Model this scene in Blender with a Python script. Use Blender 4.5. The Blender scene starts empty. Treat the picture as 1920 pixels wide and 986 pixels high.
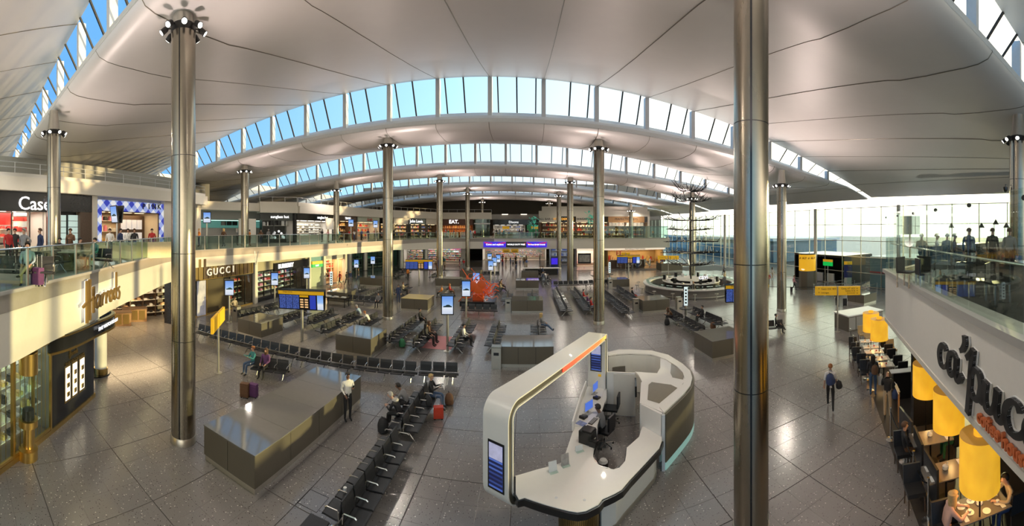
import bpy, math, random
from math import sin, cos, tan, atan2, pi, sqrt, radians as R
from mathutils import Vector, Matrix
random.seed(7)
SC = bpy.context.scene
COL = SC.collection
# ---------------- camera: the photograph is a stitched cylindrical panorama ----------------
FP, CX, CY, H = 685.0, 988.0, 430.0, 7.0      # pixels per radian, view axis, horizon row, eye height
cd = bpy.data.cameras.new('camera')
cam = bpy.data.objects.new('camera', cd); COL.objects.link(cam)
cam.location = (0, 0, H); cam.rotation_euler = (pi/2, 0, 0)
cd.type = 'PANO'; cd.panorama_type = 'CENTRAL_CYLINDRICAL'
cd.central_cylindrical_range_u_min = (0-CX)/FP; cd.central_cylindrical_range_u_max = (1920-CX)/FP
cd.central_cylindrical_range_v_min = -(986-CY)/FP; cd.central_cylindrical_range_v_max = CY/FP
cd.central_cylindrical_radius = 1.0
cd.clip_start = 0.05; cd.clip_end = 600
SC.camera = cam
# ---------------- sky, sun, exposure ----------------
w = bpy.data.worlds.new('sky'); SC.world = w; w.use_nodes = True
nt = w.node_tree; nt.nodes.clear()
tc = nt.nodes.new('ShaderNodeTexCoord'); sp = nt.nodes.new('ShaderNodeSeparateXYZ')
nt.links.new(tc.outputs['Generated'], sp.inputs[0])
m1 = nt.nodes.new('ShaderNodeMath'); m1.operation = 'MULTIPLY_ADD'; m1.inputs[1].default_value = 0.62; m1.inputs[2].default_value = 0.62
nt.links.new(sp.outputs['X'], m1.inputs[0])
m2 = nt.nodes.new('ShaderNodeMath'); m2.operation = 'MULTIPLY_ADD'; m2.inputs[1].default_value = -0.40
nt.links.new(sp.outputs['Z'], m2.inputs[0]); nt.links.new(m1.outputs[0], m2.inputs[2])
cr = nt.nodes.new('ShaderNodeValToRGB'); e = cr.color_ramp.elements
e[0].position = 0.0; e[0].color = (0.13, 0.36, 0.72, 1)
e[1].position = 1.0; e[1].color = (2.5, 2.25, 1.75, 1)
k_ = cr.color_ramp.elements.new(0.35); k_.color = (0.40, 0.68, 0.88, 1)
k_ = cr.color_ramp.elements.new(0.65); k_.color = (0.80, 0.90, 0.93, 1)
nt.links.new(m2.outputs[0], cr.inputs[0])
bg = nt.nodes.new('ShaderNodeBackground'); bg.inputs[1].default_value = 1.15
nt.links.new(cr.outputs[0], bg.inputs[0])
wo = nt.nodes.new('ShaderNodeOutputWorld'); nt.links.new(bg.outputs[0], wo.inputs[0])
sl = bpy.data.lights.new('sun', 'SUN'); sl.energy = 4.6; sl.angle = R(0.8); sl.color = (1.0, 0.72, 0.34)
so = bpy.data.objects.new('sun', sl); COL.objects.link(so)
SUN_DIR = Vector((-0.93, -0.36, -0.085))
so.rotation_euler = SUN_DIR.to_track_quat('-Z', 'Y').to_euler(); so.location = (60, 30, 20)
SC.view_settings.view_transform = 'Standard'; SC.view_settings.look = 'None'
SC.view_settings.gamma = 1.0; SC.view_settings.exposure = 0.4; SC.view_settings.use_curve_mapping = False
RING_W, CEIL_FILL, SHOP_W = 480.0, 900.0, 0.55
SC.cycles.max_bounces = 7; SC.cycles.diffuse_bounces = 4; SC.cycles.glossy_bounces = 3
SC.cycles.transparent_max_bounces = 16; SC.cycles.transmission_bounces = 3
SC.cycles.caustics_reflective = False; SC.cycles.caustics_refractive = False
SC.cycles.sample_clamp_indirect = 4.0

# ---------------- placing: bearing and distance read from the panorama ----------------
def th(px): return (px-CX)/FP
def P(px, py, z=0.0):
    r = (H-z)*FP/(py-CY); a = th(px); return (r*sin(a), r*cos(a))
def pr(px, r): a = th(px); return (r*sin(a), r*cos(a))

# ---------------- materials ----------------
MATS = {}
def mat(name, col=(.5,.5,.5), rough=.5, metal=0., emit=None, es=1., noise=0., nscale=8., bump=0., spec=.5, coat=0.):
    if name in MATS: return MATS[name]
    m = bpy.data.materials.new(name); m.use_nodes = True; n = m.node_tree
    b = n.nodes['Principled BSDF']
    b.inputs['Base Color'].default_value = (*col, 1); b.inputs['Roughness'].default_value = rough
    b.inputs['Metallic'].default_value = metal; b.inputs['Specular IOR Level'].default_value = spec
    b.inputs['Coat Weight'].default_value = coat
    if emit: b.inputs['Emission Color'].default_value = (*emit, 1); b.inputs['Emission Strength'].default_value = es
    t = n.nodes.new('ShaderNodeTexCoord'); nz = n.nodes.new('ShaderNodeTexNoise')
    nz.inputs['Scale'].default_value = nscale; nz.inputs['Detail'].default_value = 3
    n.links.new(t.outputs['Object'], nz.inputs['Vector'])
    a = noise if noise > 0 else 0.06
    mx = n.nodes.new('ShaderNodeMix'); mx.data_type = 'RGBA'
    mx.inputs[6].default_value = (*[max(0, c*(1-a)) for c in col], 1); mx.inputs[7].default_value = (*[min(1, c*(1+a)) for c in col], 1)
    n.links.new(nz.outputs['Fac'], mx.inputs[0]); n.links.new(mx.outputs[2], b.inputs['Base Color'])
    if bump > 0:
        bp = n.nodes.new('ShaderNodeBump'); bp.inputs['Strength'].default_value = bump; bp.inputs['Distance'].default_value = .02
        n.links.new(nz.outputs['Fac'], bp.inputs['Height']); n.links.new(bp.outputs[0], b.inputs['Normal'])
    MATS[name] = m; return m

def glass(name, tint=(.86,.94,.92), refl=1.0, dirt=0.0):
    m = bpy.data.materials.new(name); m.use_nodes = True; n = m.node_tree; n.nodes.clear()
    tr = n.nodes.new('ShaderNodeBsdfTransparent'); tr.inputs[0].default_value = (*tint, 1)
    gl = n.nodes.new('ShaderNodeBsdfGlossy'); gl.inputs['Roughness'].default_value = .02; gl.inputs[0].default_value = (.9*refl,.95*refl,.95*refl,1)
    lw = n.nodes.new('ShaderNodeLayerWeight'); pw = n.nodes.new('ShaderNodeMath'); pw.operation = 'POWER'; pw.inputs[1].default_value = 4.
    n.links.new(lw.outputs['Facing'], pw.inputs[0]); fr = n.nodes.new('ShaderNodeMath'); fr.operation = 'MULTIPLY_ADD'; fr.inputs[1].default_value = .7*refl; fr.inputs[2].default_value = .035*refl
    n.links.new(pw.outputs[0], fr.inputs[0]); lw.inputs['Blend'].default_value = .5
    mx = n.nodes.new('ShaderNodeMixShader'); n.links.new(fr.outputs[0], mx.inputs[0]); n.links.new(tr.outputs[0], mx.inputs[1]); n.links.new(gl.outputs[0], mx.inputs[2])
    out = n.nodes.new('ShaderNodeOutputMaterial'); n.links.new(mx.outputs[0], out.inputs[0])
    MATS[name] = m; return m

def lit(name, col, s=1.0): return mat(name, tuple(c*.5 for c in col), .4, emit=col, es=s*.62)

M_glass = glass('clear_glass'); M_gtint = glass('green_glass', (.66,.77,.73)); M_gscr = glass('screen_glass', (.84,.89,.84)); M_gsky = glass('sky_glass', (.95,.98,1.0), .5)
M_white = mat('white_plaster', (.80,.77,.72), .55, noise=.03)
M_cream = mat('cream_panel', (.74,.70,.62), .5, noise=.03)
M_grey = mat('grey_panel', (.42,.41,.39), .5)
M_ceil = mat('ceiling_panel', (.66,.64,.61), .42, .15, noise=.03, nscale=1.5)
M_deck = mat('roof_deck', (.72,.72,.70), .8)
M_frame = mat('painted_steel', (.66,.68,.70), .45)
M_dark = mat('dark_metal', (.035,.034,.033), .4, .6)
M_black = mat('black_leather', (.022,.023,.026), .42, noise=.25, nscale=30, bump=.1)
M_blk = mat('black_gloss', (.015,.015,.016), .18)
M_chrome = mat('polished_aluminium', (.72,.72,.70), .22, 1.)
M_gold = mat('brass', (.62,.42,.14), .28, 1.)
M_wood = mat('oak_wood', (.36,.20,.09), .45, noise=.3, nscale=14)
M_dwood = mat('dark_wood', (.09,.055,.035), .4, noise=.3, nscale=14)
M_solid = mat('white_solid_surface', (.84,.82,.78), .3, noise=.02, coat=.2)
M_yellow = mat('yellow_sign', (.95,.56,.02), .4, emit=(1,.5,.02), es=.12)
M_ink = mat('black_ink', (.01,.01,.01), .5)
M_wink = lit('white_lit_letter', (1,1,1), 1.6)
M_scr = lit('screen_blue', (.10,.22,.85), .8)
M_red = mat('red_cloth', (.55,.03,.02), .6)
M_orange = mat('orange_lacquer', (.80,.13,.02), .35)
M_paper = mat('white_paper', (.80,.80,.78), .7)
M_lamp = lit('lamp_disc', (1,.97,.9), 9.)
M_skin = mat('skin', (.55,.32,.22), .5); M_skin2 = mat('brown_skin', (.20,.10,.06), .5)
M_trim = mat('brushed_trim', (.55,.52,.46), .35, .9)

def brushed(name, col, rough=.3, sx=60., aniso_z=.6):
    m = mat(name, col, rough, 1.0); n = m.node_tree; b = n.nodes['Principled BSDF']
    nz = n.nodes.new('ShaderNodeTexNoise'); mp = n.nodes.new('ShaderNodeMapping'); t = n.nodes.new('ShaderNodeTexCoord')
    mp.inputs['Scale'].default_value = (1, 1, aniso_z*.5); nz.inputs['Scale'].default_value = 2.2; nz.inputs['Detail'].default_value = 4
    n.links.new(t.outputs['Object'], mp.inputs[0]); n.links.new(mp.outputs[0], nz.inputs['Vector'])
    mr = n.nodes.new('ShaderNodeMapRange'); mr.inputs[3].default_value = rough*.7; mr.inputs[4].default_value = rough*1.4
    n.links.new(nz.outputs['Fac'], mr.inputs[0]); n.links.new(mr.outputs[0], b.inputs['Roughness'])
    return m
M_steel = brushed('brushed_steel', (.37,.33,.265), .24)
M_clad = mat('bronze_mesh_cladding', (.17,.15,.115), .42, .55, noise=.25, nscale=90)

def terrazzo(name='terrazzo'):
    m = bpy.data.materials.new(name); m.use_nodes = True; n = m.node_tree; b = n.nodes['Principled BSDF']
    g = n.nodes.new('ShaderNodeNewGeometry')
    oi = n.nodes.new('ShaderNodeObjectInfo')
    def flecks(scale, lo, hi):
        v = n.nodes.new('ShaderNodeTexVoronoi'); v.inputs['Scale'].default_value = scale; n.links.new(g.outputs['Position'], v.inputs['Vector'])
        c = n.nodes.new('ShaderNodeSeparateColor'); n.links.new(v.outputs['Color'], c.inputs[0])
        a = n.nodes.new('ShaderNodeMapRange'); a.inputs[1].default_value = lo; a.inputs[2].default_value = hi; n.links.new(c.outputs[0], a.inputs[0])
        d = n.nodes.new('ShaderNodeMath'); d.operation = 'LESS_THAN'; d.inputs[1].default_value = .35; n.links.new(v.outputs['Distance'], d.inputs[0])
        x = n.nodes.new('ShaderNodeMath'); x.operation = 'MULTIPLY'; n.links.new(a.outputs[0], x.inputs[0]); n.links.new(d.outputs[0], x.inputs[1]); return x
    w_ = flecks(22., .925, .945); d_ = flecks(25., .86, .9)
    nz = n.nodes.new('ShaderNodeTexNoise'); nz.inputs['Scale'].default_value = 40; nz.inputs['Detail'].default_value = 2; n.links.new(g.outputs['Position'], nz.inputs['Vector'])
    c0 = n.nodes.new('ShaderNodeMix'); c0.data_type = 'RGBA'; c0.inputs[6].default_value = (.165,.152,.145,1); c0.inputs[7].default_value = (.26,.245,.235,1); n.links.new(nz.outputs['Fac'], c0.inputs[0])
    c1 = n.nodes.new('ShaderNodeMix'); c1.data_type = 'RGBA'; c1.inputs[7].default_value = (.62,.58,.52,1); n.links.new(w_.outputs[0], c1.inputs[0]); n.links.new(c0.outputs[2], c1.inputs[6])
    c2 = n.nodes.new('ShaderNodeMix'); c2.data_type = 'RGBA'; c2.inputs[7].default_value = (.07,.06,.055,1); n.links.new(d_.outputs[0], c2.inputs[0]); n.links.new(c1.outputs[2], c2.inputs[6])
    n.links.new(c2.outputs[2], b.inputs['Base Color'])
    b.inputs['Roughness'].default_value = .20; b.inputs['Specular IOR Level'].default_value = 1.0
    MATS[name] = m; return m
M_floor = terrazzo()

def gingham():
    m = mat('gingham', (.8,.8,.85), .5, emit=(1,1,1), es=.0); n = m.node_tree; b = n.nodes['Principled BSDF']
    t = n.nodes.new('ShaderNodeTexCoord'); mp = n.nodes.new('ShaderNodeMapping'); mp.inputs['Rotation'].default_value = (0, R(45), 0); mp.inputs['Scale'].default_value = (1,1,1)
    n.links.new(t.outputs['Object'], mp.inputs[0]); s = n.nodes.new('ShaderNodeSeparateXYZ'); n.links.new(mp.outputs[0], s.inputs[0])
    outs = []
    for ax in ('X', 'Z'):
        a = n.nodes.new('ShaderNodeMath'); a.operation = 'PINGPONG'; a.inputs[1].default_value = .5; n.links.new(s.outputs[ax], a.inputs[0])
        c = n.nodes.new('ShaderNodeMath'); c.operation = 'GREATER_THAN'; c.inputs[1].default_value = .25; n.links.new(a.outputs[0], c.inputs[0]); outs.append(c)
    ad = n.nodes.new('ShaderNodeMath'); n.links.new(outs[0].outputs[0], ad.inputs[0]); n.links.new(outs[1].outputs[0], ad.inputs[1])
    dv = n.nodes.new('ShaderNodeMath'); dv.operation = 'MULTIPLY'; dv.inputs[1].default_value = .5; n.links.new(ad.outputs[0], dv.inputs[0])
    cr = n.nodes.new('ShaderNodeValToRGB'); cr.color_ramp.interpolation = 'CONSTANT'; e = cr.color_ramp.elements
    e[0].position = 0; e[0].color = (.75,.78,.85,1); e[1].position = .4; e[1].color = (.30,.38,.75,1); k = e.new(.8); k.color = (.03,.05,.45,1)
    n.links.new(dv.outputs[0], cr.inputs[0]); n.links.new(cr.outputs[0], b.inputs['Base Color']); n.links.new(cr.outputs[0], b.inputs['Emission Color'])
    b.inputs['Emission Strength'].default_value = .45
    return m
M_ging = gingham()

# ---------------- mesh building ----------------
class MB:
    def __init__(s): s.v = []; s.f = []
    def add(s, vs, fs):
        o = len(s.v); s.v += [tuple(v) for v in vs]; s.f += [tuple(o+i for i in f) for f in fs]; return s
    def box(s, x0, x1, y0, y1, z0, z1, M=None):
        vs = [Vector((x, y, z)) for z in (z0, z1) for y in (y0, y1) for x in (x0, x1)]
        if M: vs = [M @ v for v in vs]
        return s.add(vs, [(0,2,3,1), (4,5,7,6), (0,1,5,4), (2,6,7,3), (0,4,6,2), (1,3,7,5)])
    def prism(s, poly, z0, z1):
        n = len(poly); a = sum(poly[i][0]*poly[(i+1) % n][1]-poly[(i+1) % n][0]*poly[i][1] for i in range(n))
        if a < 0: poly = poly[::-1]
        vs = [(x, y, z0) for x, y in poly]+[(x, y, z1) for x, y in poly]
        return s.add(vs, [tuple(range(n-1, -1, -1)), tuple(range(n, 2*n))]+[(i, (i+1) % n, n+(i+1) % n, n+i) for i in range(n)])
    def lathe(s, prof, n=16, c=(0,0), M=None, cap=True):
        vs = []; fs = []; k = len(prof)
        for r, z in prof:
            for i in range(n):
                a = 2*pi*i/n; vs.append(Vector((c[0]+r*cos(a), c[1]+r*sin(a), z)))
        if M: vs = [M @ v for v in vs]
        for j in range(k-1):
            for i in range(n): fs.append((j*n+i, j*n+(i+1) % n, (j+1)*n+(i+1) % n, (j+1)*n+i))
        if cap: fs.append(tuple(range(n-1, -1, -1))); fs.append(tuple((k-1)*n+i for i in range(n)))
        return s.add(vs, fs)
    def tube(s, pts, r, n=6, r2=None):
        pts = [Vector(p) for p in pts]; vs = []; fs = []; m = len(pts)
        for j, p in enumerate(pts):
            d = (pts[min(j+1, m-1)]-pts[max(j-1, 0)]).normalized()
            u = d.cross(Vector((0,0,1))); u = u.normalized() if u.length > .01 else Vector((1,0,0)); w2 = d.cross(u)
            rr = r if r2 is None else r+(r2-r)*j/(m-1)
            for i in range(n): a = 2*pi*i/n; vs.append(p+u*rr*cos(a)+w2*rr*sin(a))
        for j in range(m-1):
            for i in range(n): fs.append((j*n+i, j*n+(i+1) % n, (j+1)*n+(i+1) % n, (j+1)*n+i))
        fs.append(tuple(range(n-1, -1, -1))); fs.append(tuple((m-1)*n+i for i in range(n)))
        return s.add(vs, fs)
    def strip(s, path, z0, z1, t):            # vertical wall following a path in plan
        n = len(path); L = []; Rr = []
        for i, p in enumerate(path):
            a = Vector(path[max(i-1, 0)]); b = Vector(path[min(i+1, n-1)]); d = (b-a).normalized(); nn = Vector((-d.y, d.x))
            p = Vector(p); L.append(p+nn*t[1]); Rr.append(p+nn*t[0])
        z0 = z0 if isinstance(z0, (list, tuple)) else [z0]*n; z1 = z1 if isinstance(z1, (list, tuple)) else [z1]*n
        vs = []; fs = []
        for i in range(n): vs += [(*L[i], z0[i]), (*L[i], z1[i]), (*Rr[i], z1[i]), (*Rr[i], z0[i])]
        for i in range(n-1):
            for k in range(4): fs.append((4*i+k, 4*i+(k+1) % 4, 4*(i+1)+(k+1) % 4, 4*(i+1)+k))
        fs += [(3,2,1,0), tuple(4*(n-1)+k for k in range(4))]
        return s.add(vs, fs)
    def obj(s, name, m, parent=None, smooth=False):
        me = bpy.data.meshes.new(name); me.from_pydata(s.v, [], s.f); me.update()
        me.materials.append(m)
        if smooth: me.shade_smooth(); me.set_sharp_from_angle(angle=R(40))
        o = bpy.data.objects.new(name, me); COL.objects.link(o); o.parent = parent; return o
def mk(me_or, name, parent=None):
    o = bpy.data.objects.new(name, me_or); COL.objects.link(o); o.parent = parent; return o
def B(*a): return MB().box(*a)
def thing(name, label, cat, loc=(0,0,0), rz=0., group=None):
    o = bpy.data.objects.new(name, None); COL.objects.link(o); o.location = loc; o.rotation_euler = (0,0,rz)
    o.empty_display_size = .2; return tag(o, label, cat, group)
def tag(o, label=None, cat=None, group=None, kind=None):
    if label: o['label'] = label
    if cat: o['category'] = cat
    if group: o['group'] = group
    if kind: o['kind'] = kind
    return o
def struct(o, label=None): o['kind'] = 'structure'; return tag(o, label)
def sroot(name, label, loc=(0,0,0), rz=0.): return struct(thing(name, None, None, loc, rz), label)
def dup(root, loc, rz, label, group=None, name=None):
    r = root.copy(); COL.objects.link(r); r.location = loc; r.rotation_euler = (0,0,rz); r['label'] = label
    if group: r['group'] = group
    for ch in list(root.children):
        c = ch.copy(); COL.objects.link(c); c.parent = r
        for g in ch.children: d = g.copy(); COL.objects.link(d); d.parent = c
    return r
def text(s, size, loc, m, parent, ext=.02, name='lettering', rot=(pi/2,0,0), bold=0., shear=0., sx=1., align='CENTER'):
    c = bpy.data.curves.new(name, 'FONT'); c.body = s; c.size = size; c.extrude = ext; c.align_x = align; c.align_y = 'CENTER'
    c.offset = bold; c.shear = shear; c.resolution_u = 3
    tmp = bpy.data.objects.new(name, c); me = bpy.data.meshes.new_from_object(tmp); bpy.data.objects.remove(tmp); me.materials.clear(); me.materials.append(m)
    o = bpy.data.objects.new(name, me); COL.objects.link(o); o.parent = parent; o.location = loc; o.rotation_euler = rot; o.scale = (sx,1,1); return o
def area(name, loc, size, power, col=(1,.9,.75), rot=(0,0,0), sy=None, parent=None):
    l = bpy.data.lights.new(name, 'AREA'); l.energy = power; l.size = size; l.color = col
    if sy: l.shape = 'RECTANGLE'; l.size_y = sy
    o = bpy.data.objects.new(name, l); COL.objects.link(o); o.location = loc; o.rotation_euler = rot; o.parent = parent; return o

class Fac:                                   # a wall plane seen left to right p0 -> p1; local x along it, +y behind it
    def __init__(s, p0, p1):
        s.p0 = Vector(p0); s.p1 = Vector(p1); d = s.p1-s.p0; s.L = d.length; s.d = d.normalized(); s.rz = atan2(s.d.y, s.d.x); s.n = Vector((-s.d.y, s.d.x))
    def ur(s, px):
        a = th(px); ray = Vector((sin(a), cos(a))); k = ray.x*s.d.y-ray.y*s.d.x
        r = (s.p0.x*s.d.y-s.p0.y*s.d.x)/k; return (ray*r-s.p0).dot(s.d), r
    def u(s, px): return s.ur(px)[0]
    def z(s, px, py): return H-(py-CY)/FP*s.ur(px)[1]
    def thing(s, name, label, cat, group=None): return thing(name, label, cat, (s.p0.x, s.p0.y, 0), s.rz, group)
    def box(s, name, m, par, px0, px1, py0, py1, d0, d1, at=None):
        a, b = s.u(px0), s.u(px1); at = at if at is not None else (px0+px1)/2
        return B(a, b, d0, d1, s.z(at, py1), s.z(at, py0)).obj(name, m, par)
    def w(s, u, d=0.): q = s.p0+s.d*u+s.n*d; return (q.x, q.y)
# ================= FLOOR =================
fl = sroot('floor', 'polished beige terrazzo floor of square tiles with white and black flecks')
struct(B(-62, 60, -14, 110, -.30, -.014).obj('screed', mat('joint_grout', (.055,.048,.042), .6), fl))
TP = .85; TX0, TY0 = -2.95, 12.55
tm = MB(); h_ = TP/2-.005; b_ = .006
tm.add([(-h_,-h_,-.014),(h_,-h_,-.014),(h_,h_,-.014),(-h_,h_,-.014),(-h_,-h_,-b_*.3),(h_,-h_,-b_*.3),(h_,h_,-b_*.3),(-h_,h_,-b_*.3),
        (-h_+b_,-h_+b_,0),(h_-b_,-h_+b_,0),(h_-b_,h_-b_,0),(-h_+b_,h_-b_,0)],
       [(0,1,5,4),(1,2,6,5),(2,3,7,6),(3,0,4,7),(4,5,9,8),(5,6,10,9),(6,7,11,10),(7,4,8,11),(8,9,10,11)])
tile0 = tm.obj('tile', M_floor); tme = tile0.data; bpy.data.objects.remove(tile0)
cand = []; rest = []
for i in range(-36, 45):
    for j in range(-26, 66):
        # every third joint is the wider movement joint
        x = TX0+(i+.5)*TP+(.006 if i % 3 == 0 else -.006 if i % 3 == 2 else 0); y = TY0+(j+.5)*TP+(.006 if j % 3 == 0 else -.006 if j % 3 == 2 else 0)
        r = math.hypot(x, y); a = atan2(x, y)
        vis = -1.44 < a < 1.36 and r > 8.3
        if vis and x-y > 4.6: vis = False
        if vis and x+y*.0 < -9.6-.9*(y-1.2) and y < 8: vis = False
        if vis and -8.8 < x < -6.3 and 7 < y < 13.3: vis = False
        (cand if vis else rest).append((r, x, y))
cand.sort()
for r, x, y in cand[:300]: mk(tme, 'tile', fl).location = (x, y, 0)
sm = MB()
for r, x, y in rest+cand[300:]:
    if r < 62 and y > -4:
        sm.add([(x-h_,y-h_,-.014),(x+h_,y-h_,-.014),(x+h_,y+h_,-.014),(x-h_,y+h_,-.014),(x-h_,y-h_,0),(x+h_,y-h_,0),(x+h_,y+h_,0),(x-h_,y+h_,0)],
               [(0,1,5,4),(1,2,6,5),(2,3,7,6),(3,0,4,7),(4,5,6,7)])
tag(sm.obj('tile_field', M_floor, fl), None, kind='stuff')
tm = MB()
tm.box(-62, 60, 62, 110, -.013, -.002)
struct(tm.obj('far_paving', M_floor, fl))

# ================= ROOF =================
def g_(X): return max(0., min(1., (39.5-abs(X+9))/7))
def TOPZ(X): return max(9.4, 18.0-.0036*(X+9)**2)
def SILL(X): return min(15.7-.0023*(X+9)**2, TOPZ(X)-.02)
ROW = [7+19.5*k for k in range(-1, 6)]
XE = [-10.3+3.83*j for j in range(-12, 13)]; XE[-1] = 35.6
NOSE = [(.45,0),(.42,-.42),(.10,-.46),(-.40,-.50),(-.85,-.66),(-1.12,-.92),(-1.18,-1.18),(-1.02,-1.40),(-.65,-1.54),(-.1,-1.60),(1.5,-1.62),(2.7,-1.55),(3.3,-1.42)]
def yshift(X, k): return -.20*max(0, X-3) if k == 1 else 0.
def prof(X, k):                       # section of one roof bay at X, from sill round the nose to the next top edge
    s = SILL(X); t = TOPZ(X); g = max(.12, g_(X)**.5); Y = ROW[k]+yshift(X, k); pts = []
    for y, z in NOSE[2:]: pts.append((Y+y*(g if y < 1 else 1), s+z*g))
    y0, z0 = pts[-1]; y1 = ROW[k+1]-.65+yshift(X, k+1)
    for q in (.08,.2,.4,.6,.8,1.): pts.append((y0+(y1-y0)*q, z0+(t-z0)*(q*.88+.12*q*q)+(-.10*sin(pi*q))))
    return pts
cl = sroot('ceiling', 'wave shaped ceiling of pale metal panels in five long vaulted bays')
deck = MB(); seam = MB()
for k in range(0, 6):
    for j in range(len(XE)-1):
        xa, xb = XE[j]+.014, XE[j+1]-.014; m = MB(); vs = []; fs = []; NS = 4
        for i in range(NS+1):
            X = xa+(xb-xa)*i/NS; vs += [(X, y, z) for y, z in prof(X, k)]
        n = len(vs)//(NS+1)
        for i in range(NS):
            for q in range(n-1): fs.append((i*n+q, i*n+q+1, (i+1)*n+q+1, (i+1)*n+q))
        m.add(vs, fs); o = m.obj('panel', M_ceil, cl, True); 
        # joint trim: a slim raised bead along the seam
        pa = [(XE[j], y, z-.006) for y, z in prof(XE[j], k)]; seam.tube(pa, .013 if j % 2 else .022, 4)
    vs = []; fs = []
    for i, X in enumerate(XE): vs += [(X, y+(.0), z+.09) for y, z in prof(X, k)]
    n = len(prof(0, k))
    for i in range(len(XE)-1):
        for q in range(n-1): fs.append((i*n+q, i*n+q+1, (i+1)*n+q+1, (i+1)*n+q))
    deck.add(vs, fs)
struct(deck.obj('roof_deck', M_deck, cl)); struct(seam.obj('joint_bead', mat('joint_bead', (.20,.18,.14), .45, .5), cl))
nwin = 0
for k in range(1, 6):
    wn = sroot('window_%d' % k, 'long arched clerestory band of tilted panes, number %d into the hall' % k)
    for j in range(len(XE)-1):
        xa, xb = XE[j], XE[j+1]; Y = ROW[k]
        q = lambda X, f: Vector((X, Y+yshift(X, k)+.45-1.10*f, SILL(X)+(TOPZ(X)-SILL(X))*f))
        if TOPZ(xa)-SILL(xa) > .12 or TOPZ(xb)-SILL(xb) > .12:
            xm = (xa+xb)/2
            for a, b in ((xa+.16, xm-.05), (xm+.05, xb-.16)):
                m = MB(); m.add([q(a,0), q(b,0), q(b,1), q(a,1)], [(0,1,2,3)]); m.obj('pane', M_gsky, wn)
            for X, ww in ((xm, .05), (xa+(.55 if xa < -2 else -.55) if TOPZ(xa)-SILL(xa) > .5 else xm, .045)):
                m = MB(); m.add([q(X-ww,0), q(X+ww,0), q(X+ww,1), q(X-ww,1)]+[v+Vector((0,-.12,.05)) for v in (q(X-ww,0), q(X+ww,0), q(X+ww,1), q(X-ww,1))],
                      [(0,1,2,3),(7,6,5,4),(0,4,5,1),(1,5,6,2),(2,6,7,3),(3,7,4,0)]); m.obj('mullion', M_dark, wn)
            s, t = SILL(xa), TOPZ(xa); ys = yshift(xa, k)
            if t-s > .15: B(xa-.15, xa+.15, Y+ys-.62, Y+ys-.22, s-.66, t+.02).obj('post', M_frame, wn)
        # sill frame
        m = MB(); vs = []
        g0, g1 = max(.12, g_(xa)**.5), max(.12, g_(xb)**.5)
        for X, g in ((xa, g0), (xb, g1)):
            s = SILL(X); ys = yshift(X, k); vs += [(X,Y+ys+.47,s+.03),(X,Y+ys+.36,s+.03),(X,Y+ys+.10*g,s-.42*g),(X,Y+ys+.10*g,s-.52*g),(X,Y+ys+.47,s-.1)]
        m.add(vs, [(i,(i+1)%5,5+(i+1)%5,5+i) for i in range(5)]); m.obj('sill', M_frame, wn)
# side and end walls
struct(B(-50, -49.6, -14, 104, 0, 16).obj('wall_left', M_grey), 'plain grey side wall far behind the left shops')
struct(B(-50, 40, 104, 104.5, 0, 20).obj('wall_back', mat('back_wall', (.16,.13,.10), .7)), 'dark brown end wall at the far end of the hall')

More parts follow.
